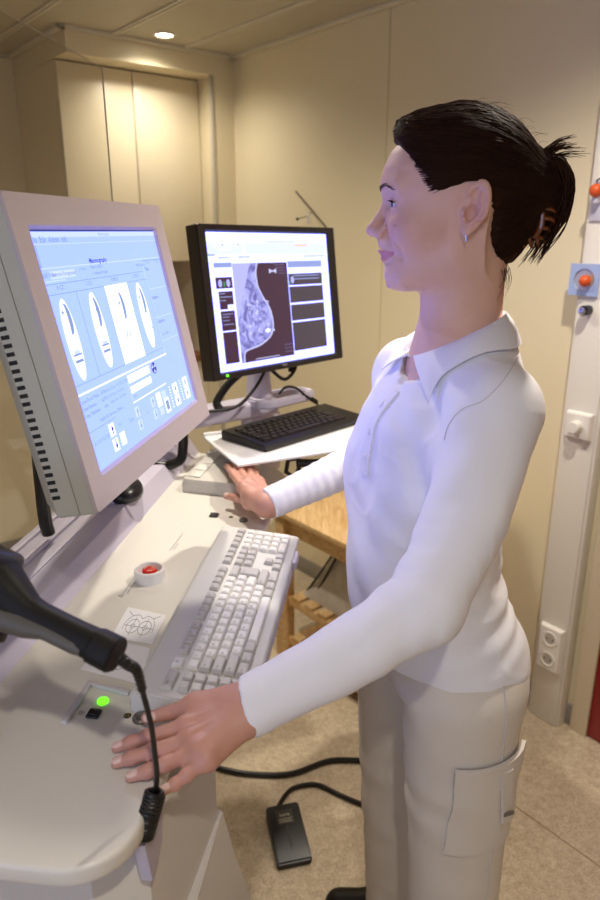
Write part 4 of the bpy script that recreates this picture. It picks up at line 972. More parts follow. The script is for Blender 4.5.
def relax(v, F, it=2, lam=.5):
    e = np.concatenate([F[:, [0, 1]], F[:, [1, 2]], F[:, [2, 3]], F[:, [3, 0]]]); e = np.concatenate([e, e[:, ::-1]])
    deg = np.bincount(e[:, 0], minlength=len(v))[:, None]
    for _ in range(it):
        s = np.zeros_like(v)
        for k in range(3): s[:, k] = np.bincount(e[:, 0], weights=v[e[:, 1], k], minlength=len(v))
        v = v + lam * (s / np.maximum(deg, 1) - v)
    return v
def np_mesh(name, v, F, mats, parent=None, color=None, angle=80, label=None):
    me = bpy.data.meshes.new(name); base = V3(parent.matrix_basis.translation) if parent is not None else 0
    v = v - base
    me.vertices.add(len(v)); me.vertices.foreach_set('co', v.astype(np.float32).ravel())
    me.loops.add(F.size); me.loops.foreach_set('vertex_index', F.astype(np.int32).ravel())
    me.polygons.add(len(F)); me.polygons.foreach_set('loop_start', np.arange(0, F.size, F.shape[1], dtype=np.int32))
    me.update(calc_edges=True); me.validate()
    if color is not None:
        a = me.color_attributes.new('Tint', 'FLOAT_COLOR', 'POINT')
        a.data.foreach_set('color', np.concatenate([color, np.ones((len(v), 1))], 1).astype(np.float32).ravel())
    for m in (mats if isinstance(mats, (list, tuple)) else [mats]): me.materials.append(m)
    me.polygons.foreach_set('use_smooth', [True] * len(me.polygons))
    o = bpy.data.objects.new(name, me); COL.objects.link(o)
    if parent is not None: o.parent = parent
    return tag(o, label)
def cast(fn, o, d, tmax=.5, n=60):
    """march from o along d onto the surface fn=0"""
    o = V3(o); d = V3(d) / np.linalg.norm(d); t = 0.
    for _ in range(n):
        s = float(fn((o + d * t)[None])[0])
        if s < .0004: break
        t += s * .7
        if t > tmax: break
    return o + d * t
def gradn(fn, p, e=.002):
    p = V3(p); g = np.array([float(fn((p + e * np.eye(3)[i])[None])[0] - fn((p - e * np.eye(3)[i])[None])[0]) for i in range(3)])
    return g / (np.linalg.norm(g) + 1e-9)
def patch(b, fn, grid, d, off, th, mi=0):
    """cloth patch: grid of start points dropped along d onto the surface, given a thickness"""
    R = []
    for row in grid:
        R.append([cast(fn, p, d) for p in row])
    nr, nc = len(R), len(R[0]); A = []; B_ = []
    for row in R:
        ra, rb = [], []
        for p in row:
            n = gradn(fn, p, .006); ra.append(b.verts.new(Vector(p + n * (off + th)))); rb.append(b.verts.new(Vector(p + n * (off - .004))))
        A.append(ra); B_.append(rb)
    fs = []
    for i in range(nr - 1):
        for j in range(nc - 1): fs.append(b.faces.new((A[i][j], A[i][j + 1], A[i + 1][j + 1], A[i + 1][j])))
    per = [(0, j) for j in range(nc)] + [(i, nc - 1) for i in range(1, nr)] + [(nr - 1, j) for j in range(nc - 2, -1, -1)] + [(i, 0) for i in range(nr - 2, 0, -1)]
    for (i0, j0), (i1, j1) in zip(per, per[1:] + per[:1]): fs.append(b.faces.new((A[i0][j0], B_[i0][j0], B_[i1][j1], A[i1][j1])))
    for f in fs: f.material_index = mi

# ------------------------------------------------------------ the woman
HS = .94
HF = V3((-.98, .19, 0)); HF /= np.linalg.norm(HF); HL = np.array([-HF[1], HF[0], 0]); HU = V3((0, 0, 1))
HC = V3((.2263, .964, 1.5226))
def hw(f, l, u): return HC + HS * (f * HF + l * HL + u * HU)
def to_h(P): q = (P - HC) / HS; return np.stack([q @ HF, q @ HL, q @ HU], 1)
def from_h(q): return HC + HS * (q[:, :1] * HF + q[:, 1:2] * HL + q[:, 2:] * HU)
EYE = [(.0975, s * .0315, .0125) for s in (1, -1)]
def neck_sdf(Q):
    f, l, u = Q.T
    # neck: elliptic column, slightly leaning forward at the top
    cf = .004 + .02 * np.clip(u + .09, -.3, 0) * .6
    a = .0595; w = .051 + .05 * np.clip(-.14 - u, 0, .1)
    r = np.sqrt(((f - cf) / a) ** 2 + (l / w) ** 2) + 1e-6; d = np.sqrt((f - cf) ** 2 + l ** 2)
    n = d - d / r
    return np.maximum(n, u + .0)
def head_sdf(Q):
    f, l, u = Q.T; al = np.abs(l); Qa = np.stack([f, al, u], 1)
    d = ell(Q, (.018, 0, .047), (.101, .0755, .086))
    # face column
    us = [-.115, -.102, -.09, -.075, -.055, -.04, -.02, .01, .03, .06, .09, .12]
    F_ = np.interp(u, us, [.085, .102, .110, .112, .1135, .113, .112, .113, .120, .119, .098, .03]); W_ = np.interp(u, us, [.030, .040, .047, .0525, .058, .062, .066, .067, .067, .064, .052, .02])
    ff = np.where(f > 0, f, f * .8)
    n_ = 2.25; r = ((np.abs(ff) / F_) ** n_ + (al / W_) ** n_) ** (1 / n_) + 1e-6; dd = np.sqrt(ff ** 2 + l ** 2)
    face = dd - dd / r
    face = np.maximum(face, np.abs(u + .0) - .121)
    cut = ((.100 - f) * .20 + (-.1035 - u)) / 1.02        # underside of the jaw
    face = smax(face, cut, .018)
    face = np.maximum(face, -(f + .02))
    d = smin(d, face, .03)
    # jaw corner, cheek, brow
    d = smin(d, cap(Qa, (.020, .046, -.058), (.085, .025, -.090), .012, .013), .03)
    d = smin(d, ell(Qa, (.074, .040, -.022), (.030, .024, .024)), .03)
    d = smin(d, cap(Qa, (.117, .010, .034), (.098, .047, .036), .006, .006), .02)
    # sockets
    d = smax(d, -ell(Qa, (.125, .032, .011), (.0235, .019, .0125)), .016)
    # nose
    nz = cap(Q, (.1165, 0, .024), (.136, 0, -.016), .0075, .0085)
    nz = smin(nz, ell(Q, (.1345, 0, -.0215), (.0125, .0105, .0105)), .008)
    nz = smin(nz, ell(Qa, (.122, .0125, -.0265), (.0125, .0065, .0085)), .008)
    nz = smin(nz, cap(Qa, (.108, .010, .0), (.113, .013, -.026), .008, .008), .012)
    d = smin(d, nz, .010)
    d = smax(d, -ell(Qa, (.1255, .0078, -.0335), (.0068, .0034, .0042)), .003)
    d = smax(d, -cap(Qa, (.1135, .0185, -.016), (.1130, .0195, -.031), .0012, .0014), .006)
    # mouth
    ml = np.clip(al / .025, 0, 1); 
    mu_ = -.0575 + .0045 * ml ** 2; mf = .1195 - .022 * ml ** 1.8
    ulip = np.sqrt((f - mf) ** 2 + ((u - mu_ - .0045 * (1 - ml)) * 1.0) ** 2) - (.0046 * (1 - .75 * ml ** 2)); ulip = np.where(al < .025, ulip, .05)
    llip = np.sqrt((f - mf + .0005) ** 2 + (u - mu_ + .0055 * (1 - ml ** 2)) ** 2) - (.0053 * (1 - .8 * ml ** 2)); llip = np.where(al < .025, llip, .05)
    d = smin(d, ulip, .006); d = smin(d, llip, .006)
    ln = np.sqrt((f - mf - .0055) ** 2 + (u - mu_ + .0005) ** 2) - .0012; ln = np.where(al < .0255, ln, .05); d = smax(d, -ln, .003)
    d = smin(d, ell(Q, (.103, 0, -.089), (.016, .02, .014)), .02)         # chin
    # smile fold and dimple
    d = smax(d, -cap(Qa, (.1165, .018, -.030), (.102, .031, -.056), .0016, .0016), .012)
    d = smax(d, -cap(Qa, (.098, .038, -.044), (.093, .038, -.058), .0022, .0022), .010)
    # eyelids
    for c in EYE[:1]:
        q = Qa - V3(c); rr = np.linalg.norm(q, axis=1)
        lid = rr - .0143
        dl = q[:, 1]; dz = q[:, 2] + .0006 - .0012 * np.clip(-dl / .013, -1, 1)
        op = np.sqrt((dl / .0150) ** 2 + (np.where(dz > 0, dz / .0052, dz / .0040)) ** 2)
        slit = np.where(q[:, 0] > 0, (op - 1) * .0036, .02)
        lid = np.maximum(lid, -slit)
        d0 = smin(d, rr - .0140, .009)
        d = np.maximum(d0, -np.maximum(slit, rr - .020))
        d = np.minimum(d, np.maximum(rr - .0118, 0 - 1))
        # crease of the upper lid
        d = smax(d, -np.maximum(np.abs(rr - .0150) - .0008, np.abs(dz - .0085 + .25 * (dl / .016) ** 2 * .016) - .0007), .002)
    return d
def ear_sdf(Q):
    f, l, u = Q.T; al = np.abs(l)
    c = V3((-.0035, .0785, .0035)); q = np.stack([f, al, u], 1) - c
    ta = math.radians(14); la = V3((-math.sin(ta), 0, math.cos(ta)))          # long axis tilts back
    fl = math.radians(24); wa = V3((math.cos(ta) * math.cos(fl), -math.sin(fl), math.sin(ta) * math.cos(fl)))   # towards the face; rear edge stands out
    na = np.cross(la, wa); na = na if na[1] > 0 else -na
    a = q @ la; b_ = q @ wa; t = q @ na
    w0 = np.where(a > -.005, .0185, .0185 - .010 * np.clip((-.005 - a) / .03, 0, 1))
    el = np.sqrt((a / .0345) ** 2 + (b_ / w0) ** 2)
    plate = np.maximum((el - 1) * .017, np.abs(t + .0005) - .0028)
    ang = np.arctan2(b_ / .0185, a / .0345)
    rimd = np.sqrt(((el - .90) * .021) ** 2 + (t - .0042) ** 2) - .0036
    rimd = np.where((a < -.012), rimd + .004, rimd); rimd = np.where((b_ > .006) & (a < .012), rimd + .006, rimd)
    anti = np.sqrt(((el - .52) * .021) ** 2 + (t - .0034) ** 2) - .0030; anti = anti + np.clip(b_ - .001, 0, 1) * 1.5
    lobe = ell(np.stack([a, b_, t], 1), (-.0265, .0045, .0), (.0085, .0072, .0042))
    trag = ell(np.stack([a, b_, t], 1), (-.007, .0125, .0035), (.006, .0042, .004))
    d = smin(plate, rimd, .004); d = smin(d, anti, .004); d = smin(d, lobe, .006); d = smin(d, trag, .004)
    root = ell(np.stack([a, b_, t], 1), (-.002, .006, -.011), (.022, .011, .0125))
    d = smin(d, root, .006)
    d = smax(d, -ell(np.stack([a, b_, t], 1), (-.0060, .0040, .003), (.0118, .0072, .0090)), .002)
    return smax(d, -ell(np.stack([a, b_, t], 1), (.013, .0035, .0045), (.012, .0055, .0040)), .0025)
# target side silhouette of the face (u, f)
PROF = np.array([(.093, .1057), (.08, .1165), (.062, .1238), (.05, .1262), (.042, .127), (.034, .1272), (.029, .1263), (.021, .1245), (.015, .1254), (.003, .1312), (-.004, .1355), (-.010, .1402), (-.016, .1448), (-.0215, .1472), (-.026, .1465), (-.030, .1432), (-.0335, .1375), (-.036, .1305), (-.040, .1285), (-.044, .1282), (-.0485, .1292), (-.052, .1290), (-.0555, .1255), (-.0575, .1225), (-.0600, .1238), (-.0635, .1240), (-.067, .1215), (-.071, .1186), (-.0765, .1175), (-.083, .1182), (-.089, .1175), (-.093, .1155)])
J = dict(shN=V3((.2517, .855, 1.278)), elN=V3(aty(424, 605, .715)), wrN=V3(atz(247, 708, 1.000)), shF=V3((.178, 1.115, 1.275)), elF=V3((.205, 1.335, 1.09)), wrF=V3(atz(269, 504, 1.012)))
TF = V3((-.946, -.324, 0)); TL = V3((.324, -.946, 0))
SP = np.array([  # z, spine x, y, half depth, half width
    (.78, .230, 1.02, .105, .150), (.86, .224, 1.015, .117, .155), (.92, .214, 1.01, .118, .146), (1.0, .199, 1.005, .109, .134), (1.08, .194, 1.0, .103, .134), (1.16, .201, .995, .098, .140), (1.24, .210, .985, .095, .145), (1.275, .216, .98, .082, .135), (1.31, .225, .975, .058, .10), (1.35, .23, .97, .048, .07)])
def torso(P, infl=0., nexp=2.3):
    z = P[:, 2]; cx = np.interp(z, SP[:, 0], SP[:, 1]); cy = np.interp(z, SP[:, 0], SP[:, 2]); hd = np.interp(z, SP[:, 0], SP[:, 3]) + infl; hwd = np.interp(z, SP[:, 0], SP[:, 4]) + infl
    q = np.stack([P[:, 0] - cx, P[:, 1] - cy], 1); a = q @ TF[:2]; l = q @ TL[:2]
    r = ((np.abs(a) / hd) ** nexp + (np.abs(l) / hwd) ** nexp) ** (1 / nexp) + 1e-6; d = np.hypot(a, l)
    return np.maximum(d - d / r, np.maximum(z - 1.355 - infl, .78 - z))
def tp_(a, l, z): 
    return V3((np.interp(z, SP[:, 0], SP[:, 1]), np.interp(z, SP[:, 0], SP[:, 2]), z)) + a * TF + l * TL
NB0 = hw(.003, 0, -.12)      # neck mid
def shirt_core(P):
    d = torso(P)
    for s in (1, -1): d = smin(d, ell(P, tp_(-.038, s * .068, .82), (.085, .087, .10)), .05)
    for s in (1, -1): d = smin(d, ell(P, tp_(.038, s * .066, 1.145), (.060, .060, .064)), .07)
    d = smin(d, ell(P, tp_(.058, 0, .985), (.058, .105, .14)), .05)
    d = smin(d, ell(P, tp_(.022, 0, 1.225), (.075, .105, .065)), .05)
    # shoulders / trapezius
    nb = HC + HS * (-.004 * HF) + V3((0, 0, -.205))
    d = smin(d, cap(P, nb, J['shN'] + V3((0, 0, .010)), .050, .044), .06)
    d = smin(d, cap(P, nb, J['shF'] + V3((0, 0, .010)), .050, .044), .06)
    arm = chain(P, [J['shN'], J['shN'] * .45 + J['elN'] * .55 + V3((.012, .004, -.004)), J['elN']], [.056, .053, .046])
    arm = smin(arm, chain(P, [J['elN'], J['elN'] * .55 + J['wrN'] * .45 + V3((.0, .0, -.006)), J['wrN'] + (J['wrN'] - J['elN']) * .08], [.045, .039, .0305]), .02)
    d = smin(d, arm, .035)
    armf = chain(P, [J['shF'], (J['shF'] + J['elF']) / 2, J['elF']], [.054, .050, .045])
    armf = smin(armf, chain(P, [J['elF'], (J['elF'] + J['wrF']) / 2, J['wrF'] + (J['wrF'] - J['elF']) * .08], [.044, .037, .0275]), .02)
    return smin(d, armf, .03)
def fold(P, c, ax, lam, amp, sig, ph=0., wob=0.):
    q = P - V3(c); ax = V3(ax) / np.linalg.norm(ax)
    w = np.sin(q @ V3((31, 17, -23)) + ph) * wob
    s = np.sin(2 * math.pi * (q @ ax) / lam + ph + w); s = np.sign(s) * np.abs(s) ** 1.0
    return amp * s * np.exp(-((q / sig) ** 2).sum(1))
armN = (J['elN'] - J['shN']); fN = (J['wrN'] - J['elN']); fF = (J['wrF'] - J['elF'])
def shirt(P):
    d = shirt_core(P)
    f_ = fold(P, J['elN'] + V3((-.02, .03, .02)), armN + .25 * V3((0, 0, .3)), .040, .0022, .06, .4, 1.6)
    f_ = f_ + fold(P, J['elN'] * .6 + J['wrN'] * .4, fN + V3((0, .1, .06)), .046, .0011, .08, 1., 1.8)
    f_ = f_ + fold(P, J['shN'] * .6 + J['elN'] * .4 + V3((-.03, 0, 0)), armN + V3((.2, 0, .1)), .065, .0020, .09, 2., 1.6)
    f_ = f_ + fold(P, J['shN'] + V3((-.05, .03, -.05)), V3((.7, -.3, .5)), .06, .0045, .075, 0.6, .8)
    f_ = f_ + fold(P, (J['elF'] + J['wrF']) / 2, fF, .021, .0011, .13, 0, .9)
    f_ = f_ + fold(P, tp_(.08, .06, 1.03), V3((.25, -.5, .9)), .075, .0035, .11, .8, 1.0)
    f_ = f_ + fold(P, tp_(.02, .13, .98), V3((.2, -.2, .9)), .060, .0024, .10, .2, 1.6)
    f_ = f_ + fold(P, tp_(-.06, .11, .95), V3((-.2, .1, .9)), .055, .0022, .09, 1.7, 1.6)
    f_ = f_ + fold(P, tp_(.05, .02, .90), V3((.5, -.8, .1)), .085, .0035, .10, 1.2, .6)
    q = P @ np.array([[17., 9., -13.], [-11., 21., 8.], [6., -14., 19.]]).T
    wz = np.sin(q[:, 0] + 1.3 * np.sin(q[:, 1] * 1.7)) + .7 * np.sin(q[:, 2] * 1.6 + 1.5 * np.sin(q[:, 0] * 1.3 + 2))
    dg = np.sin((P @ V3((40, 25, 62))) + 1.8 * wz); f_ = f_ + .0009 * wz - .0011 * np.exp(-(dg / .35) ** 2) * np.clip(wz, 0, 1)
    d = d + f_
    # sleeve ends, hem, neck opening
    for w, e in ((J['wrN'], J['elN']), (J['wrF'], J['elF'])):
        ax = (w - e) / np.linalg.norm(w - e); s = (P - w) @ ax
        near = np.linalg.norm(P - w, axis=1) < .12
        if w is J['wrN']: s = s - (P - w) @ (V3((.35, -.75, -.3)) * .28)
        d = np.where(near, np.maximum(d, s), d)
        d = d - np.where(near, .0012 * (np.abs(s + .024) > .0012) * (s > -.026), 0)
    a = (P - tp_(0, 0, .86)) @ TF; l = (P - tp_(0, 0, .86)) @ TL
    hem = .836 + .12 * np.clip(a, -.12, .12) + .003 * np.sin(l * 30)
    d = smax(d, hem - P[:, 2], .004)
    # neck opening: a tilted plane low at the front, plus a bore so that the neck shows
    q = to_h(P); nf = q[:, 0]; nu = q[:, 2]
    r = np.sqrt(((nf - .006) / .081) ** 2 + (q[:, 1] / .073) ** 2)
    top = -.150 - .55 * np.clip(nf, -.07, .2)
    bore = np.maximum((r - 1) * .058, -.235 - .0 - nu)
    d = smax(d, -np.maximum(bore, 0 - 1), .004)
    c18, s18 = math.cos(math.radians(16)), math.sin(math.radians(16)); nf, nl = nf * c18 + q[:, 1] * s18, -nf * s18 + q[:, 1] * c18
    vn = np.maximum(np.abs(nl) - (.008 + .40 * np.clip(nu + .240, 0, 1)), np.maximum(-.245 - nu, -nf))       # open V under the throat
    d = smax(d, -np.maximum(vn, -(nf - .03)), .004)
    return d
def body_low(P):
    """body under the clothes, a little slimmer than they are"""
    d = torso(P, -.014)
    d = smin(d, cap(P, NB0 - V3((0, 0, .085)), J['shN'], .045, .040), .05); d = smin(d, cap(P, NB0 - V3((0, 0, .085)), J['shF'], .045, .040), .05)
    return d
LEG = dict(hN=V3((.258, .925, .84)), kN=V3((.275, .940, .46)), aN=V3((.285, .945, .085)), hF=V3((.202, 1.085, .84)), kF=V3((.205, 1.135, .46)), aF=V3((.232, 1.175, .085)))
def legs_body(P):
    d = chain(P, [LEG['hN'] + V3((-.01, .03, -.04)), LEG['kN'], LEG['aN'], LEG['aN'] - V3((0, 0, .02))], [.055, .05, .035, .035]); d = np.minimum(d, chain(P, [LEG['hF'] + V3((0, -.02, -.04)), LEG['kF'], LEG['aF'], LEG['aF'] - V3((0, 0, .02))], [.055, .05, .035, .035]))
    return smin(d, ell(P, (.222, 1.01, .87), (.075, .09, .08)), .05)
def leg_sdf(P, h, k, a, s):
    z = P[:, 2]; zs = [.03, .1, .3, .46, .65, .80, .9]
    t = np.clip((h[2] - z) / (h[2] - k[2]), 0, 1)[:, None]; t2 = np.clip((k[2] - z) / (k[2] - .02), 0, 1)[:, None]
    c = np.where(z[:, None] > k[2], h + (k - h) * t, k + (a - k) * t2)
    q = P - c; al = q @ TF; ll = q @ TL
    ra = np.interp(z, zs, [.082, .080, .080, .084, .094, .098, .095]); rl = np.interp(z, zs, [.075, .073, .074, .077, .082, .082, .08])
    r = np.sqrt((al / ra) ** 2 + (ll / rl) ** 2) + 1e-6; d = np.hypot(al, ll)
    return d - d / r
def trousers(P):
    dN = leg_sdf(P, LEG['hN'], LEG['kN'], LEG['aN'], 1); dF = leg_sdf(P, LEG['hF'], LEG['kF'], LEG['aF'], -1)
    k = np.clip((P[:, 2] - .55) / .2, 0.02, 1) * .05
    h = np.maximum(k - np.abs(dN - dF), 0) / k; d = np.minimum(dN, dF) - h * h * k * .25
    z = P[:, 2]; d = smax(d, z - .835, .05)
    # seat
    d = smin(d, ell(P, tp_(-.038, .068, .82), (.078, .08, .09)), .05); d = smin(d, ell(P, tp_(-.038, -.068, .82), (.078, .08, .09)), .05)
    pel = torso(P, -.007); d = np.where(z > .80, smin(d, np.maximum(pel, .80 - z), .04), d)
    d = d + fold(P, LEG['hN'] + V3((-.08, .06, -.05)), V3((.4, -.5, .75)), .06, .004, .09, .5, 1.) + fold(P, LEG['kN'] + V3((-.02, -.02, .12)), V3((.3, -.1, 1)), .09, .0028, .12, .3, 1.) + fold(P, LEG['kF'] + V3((-.04, -.02, -.05)), V3((.3, -.1, 1)), .11, .0028, .14, .8, 1.) + fold(P, LEG['aF'] + V3((-.03, -.02, .05)), V3((.2, -.1, 1)), .06, .003, .07, .8, 1.)
    # pressed front line
    d = np.maximum(d, np.maximum(z - .93, np.where(dF < dN, .045, .035) - z))
    return d
# ---- hands
def hand_joints(px_list, wr):
    return px_list
def ph(x, y, dz): return V3(atz(x, y, DZ + dz))
HN = dict(
    thumb=[ph(224, 700, .040), ph(197, 706, .031), ph(172, 712, .021), ph(147, 718, .0185)],
    index=[ph(187, 726, .029), ph(148, 736.5, .020), ph(131, 742.5, .013), ph(116.5, 747.5, .0075)],
    middle=[ph(192, 739, .030), ph(152, 751.5, .021), ph(132, 757.5, .014), ph(116.5, 763, .0075)],
    ring=[ph(199, 751, .028), ph(166, 764, .020), ph(147, 771.5, .013), ph(130.5, 777, .0075)],
    little=[ph(208, 759, .024), ph(187, 775, .016), ph(175, 784, .011), ph(163.5, 791, .0075)])
HFAR = dict(
    thumb=[ph(262, 504, .05), ph(250, 502, .040), ph(238, 498.5, .030), ph(226.5, 496, .026)],
    index=[ph(243, 488, .062), ph(233, 474, .068), ph(229, 468, .058), ph(226, 466, .046)],
    middle=[ph(248, 483, .064), ph(239, 468, .070), ph(235, 462, .058), ph(232, 460, .046)],
    ring=[ph(254, 481, .060), ph(247, 467, .066), ph(243, 462, .054), ph(240, 460, .044)],
    little=[ph(260, 483, .054), ph(255, 472, .058), ph(252, 467, .048), ph(250, 465, .040)])
RAD = dict(thumb=[.0112, .0095, .0086, .0068], index=[.0088, .0077, .0070, .0057], middle=[.0090, .0079, .0072, .0058], ring=[.0086, .0075, .0068, .0055], little=[.0078, .0065, .0058, .0049])
def hand_sdf(P, Hn, wr, el, sc=1.):
    fa = (el - wr) / np.linalg.norm(el - wr)
    kn = [Hn[k][0] for k in ('index', 'middle', 'ring', 'little')]
    up = np.cross(Hn['index'][0] - wr, Hn['little'][0] - wr); up /= np.linalg.norm(up); up = up if up[2] > 0 else -up
    lat = Hn['index'][0] - Hn['little'][0]; lat /= np.linalg.norm(lat)
    wI = wr + lat * .0105; wL = wr - lat * .0105
    d = smin(cap(P, wI, wI + fa * .12, .0145, .0165), cap(P, wL, wL + fa * .12, .0140, .0165), .03)
    palm = None
    for i, k in enumerate(kn):
        w = wI + (wL - wI) * (i / 3.) - fa * .006
        q = cap(P, w - up * .002, k - up * .003, .0140, .0105)
        palm = q if palm is None else smin(palm, q, .016)
    d = smin(d, palm, .025)
    th = chain(P, Hn['thumb'], [r * sc for r in RAD['thumb']])
    th = smin(th, cap(P, wI - up * .003, Hn['thumb'][1], .0140, .0105), .02)
    web = cap(P, Hn['thumb'][1] - up * .003, (Hn['index'][0] * .7 + wI * .3) - up * .006, .008, .009)
    d = smin(d, th, .012); d = smin(d, web, .018)
    for k in ('index', 'middle', 'ring', 'little'):
        J_ = Hn[k]; R_ = [r * sc for r in RAD[k]]
        fg = None
        for i in range(3):
            q = cap(P, J_[i], J_[i + 1], R_[i] * .97, R_[i + 1] * .97); fg = q if fg is None else smin(fg, q, .004)
        for i in (1, 2):
            fg = smin(fg, np.linalg.norm(P - J_[i] - up * .001, axis=1) - R_[i] * 1.04, .004)
            dr = (J_[i + 1] - J_[i - 1]); dr /= np.linalg.norm(dr)
            for o_ in (-.0022, .0008, .0036):                                   # knuckle creases
                s = (P - J_[i]) @ dr - o_; top = ((P - J_[i]) @ up) > 0
                fg = fg + np.where(top & (np.abs(s) < .002) & (fg < .004), .0005 * np.cos(s / .002 * math.pi / 2), 0)
        d = smin(d, fg, .007)
        d = smin(d, np.linalg.norm(P - J_[0] - up * .0015, axis=1) - R_[0] * 1.02, .010)
        # tendon and nail
        d = smin(d, cap(P, J_[0] + up * .0075, wr + (J_[0] - wr) * .35 + up * .010, .0018, .001), .010)
    for k in ('thumb', 'index', 'middle', 'ring', 'little'):
        c, R3, r3 = nail(Hn, k, up)
        d = np.minimum(d, ell(P, c, r3, R3))
    return d
def nail(Hn, k, up):
    a, b_ = Hn[k][2], Hn[k][3]; dr = b_ - a; L = np.linalg.norm(dr); dr /= L; u = up - dr * (up @ dr); u /= np.linalg.norm(u); s = np.cross(dr, u); r = RAD[k][3]
    if k == 'thumb':
        u = .75 * u + .66 * s * (1 if s[1] < 0 else -1); u = u / np.linalg.norm(u); s = np.cross(dr, u)
    return b_ - dr * .0030 + u * r * .90, np.stack([dr, s, u]), (.0068 if k != 'little' else .0056, r * .80, .0012)
skin_rgb = np.array(lin('#e0b5a1')[:3]); lip_rgb = np.array(lin('#c67f82')[:3]); nail_rgb = np.array(lin('#e6c4ba')[:3]); red_rgb = np.array(lin('#d0958a')[:3]); hand_rgb = np.array(lin('#c79482')[:3])
skin_m = mat('skin', '#c39079', .5, sss=.05, bump=.12, bscale=420, var=.05, vscale=60, attr='Tint')

woman = thing('person', (.245, 1.0, 0), 'woman in white long-sleeved polo shirt and white trousers standing at the console', 'person')
parts_v, parts_f, parts_c = [], [], []; nv = 0
def add_part(v, F, c):
    global nv
    parts_v.append(v); parts_f.append(F + nv); parts_c.append(c); nv += len(v)
# head + neck + upper chest
def head_all(P):
    Q = to_h(P); d = head_sdf(Q); d = smin(d, ear_sdf(Q), .004)
    nk = neck_sdf(Q)
    # throat muscles
    Qa = np.stack([Q[:, 0], np.abs(Q[:, 1]), Q[:, 2]], 1)
    d = smin(d, nk, .022)
    ch = smin(body_low(P), 1e3, .01)
    d = smin(d, ch, .03)
    return np.maximum(d, 1.19 - P[:, 2])
v, F = nets(head_all, (.04, .78, 1.18), (.40, 1.18, 1.67), .0017)
Q = to_h(v)
# exact side profile on the midline
front = Q[:, 0] > .06
mid = front & (np.abs(Q[:, 1]) < .0035)
ub = np.linspace(-.104, .095, 90); cur = np.full(len(ub), np.nan)
for i, u0 in enumerate(ub):
    s = mid & (np.abs(Q[:, 2] - u0) < .0016)
    if s.any(): cur[i] = Q[s, 0].max()
ok = ~np.isnan(cur); cur = np.interp(ub, ub[ok], cur[ok])
tgt = np.interp(ub, PROF[::-1, 0], PROF[::-1, 1]); dl_ = tgt - cur
dl_ = np.convolve(np.pad(dl_, 1, 'edge'), [.25, .5, .25], 'valid')
sg = np.interp(Q[:, 2], [-.10, -.085, -.07, -.055, -.04, -.02, .0, .02, .035, .06, .09], [.03, .026, .024, .020, .014, .010, .010, .014, .03, .045, .05])
sh = np.interp(Q[:, 2], ub, dl_, left=0, right=0) * np.exp(-(Q[:, 1] / sg) ** 2) * np.clip((Q[:, 0] - .04) / .05, 0, 1)
Q2 = Q.copy(); Q2[:, 0] += sh; v = from_h(Q2); v = relax(v, F, 1, .35)
c = np.tile(skin_rgb, (len(v), 1)); f, l, u = Q.T; al = np.abs(l)
def blend(c, rgb, w): return c * (1 - w[:, None]) + rgb * w[:, None]
ml = np.clip(al / .024, 0, 1); muc = -.0575 + .0045 * ml ** 2
c = blend(c, red_rgb, .6 * np.exp(-((al - .045) / .022) ** 2 - ((u + .02) / .022) ** 2) * (f > .03)); c = blend(c, red_rgb, .4 * np.exp(-(al / .012) ** 2 - ((u + .023) / .011) ** 2) * (f > .115)); c = blend(c, red_rgb, .6 * np.exp(-((f + .004) / .02) ** 2 - ((u - .002) / .032) ** 2) * np.clip((al - .066) / .008, 0, 1))
c = blend(c, lip_rgb, (al < .024) * (f > .09) * np.clip(1.4 - np.abs((u - muc + .0012) / (.0078 * (1 - .7 * ml ** 2) + .0006)) ** 4, 0, 1) * .9)
c = blend(c, np.array(lin('#7d4a38')[:3]), np.clip(1.3 - (((l - .053) / .0016) ** 2 + ((u + .0165) / .0016) ** 2), 0, 1) * (f > .03) * .7)
add_part(v, F, c)
# near and far hands with forearms
for Hn, wr, el, lo, hi, hh in ((HN, J['wrN'], J['elN'], None, None, .0015), (HFAR, J['wrF'], J['elF'], None, None, .0017)):
    fa = (el - wr) / np.linalg.norm(el - wr)
    allp = np.array([p for k in Hn for p in Hn[k]] + [wr, wr + fa * .10]); lo = allp.min(0) - .045; hi = allp.max(0) + .045
    fn = lambda P: np.maximum(hand_sdf(P, Hn, wr + fa * .004, el), (P - wr) @ fa - .09)
    v, F = nets(fn, lo, hi, hh); v = relax(v, F, 1, .3)
    up = np.cross(Hn['index'][0] - wr, Hn['little'][0] - wr); up /= np.linalg.norm(up); up = up if up[2] > 0 else -up
    c = np.tile(hand_rgb, (len(v), 1))
    for k in Hn:
        for i in (0, 1, 2): c = blend(c, red_rgb * .95, .5 * np.exp(-(np.linalg.norm(v - Hn[k][i], axis=1) / .012) ** 2))
        cn, R3, r3 = nail(Hn, k, up); c = blend(c, nail_rgb, np.clip((1.15 - ell(v, cn, np.array(r3) * (1.05, 1.05, 1.6), R3) / .0006), 0, 1) * (ell(v, cn, np.array(r3) * (1.05, 1.05, 1.6), R3) < .0006))
    add_part(v, F, c)
# arms, trunk and legs under the clothes (coarse)
def body_rest(P):
    d = body_low(P); d = smin(d, legs_body(P), .03)
    for s, e, w in (('shN', 'elN', 'wrN'), ('shF', 'elF', 'wrF')): d = smin(d, chain(P, [J[s], J[e], J[e] * .3 + J[w] * .7], [.038, .031, .022]), .03)
    return np.maximum(d, P[:, 2] - 1.22)
v, F = nets(body_rest, (-.10, .55, .04), (.42, 1.45, 1.30), .010); v = relax(v, F, 1)
add_part(v, F, np.tile(skin_rgb, (len(v), 1)))
np_mesh('body', np.concatenate(parts_v), np.concatenate(parts_f), skin_m, woman, np.concatenate(parts_c))
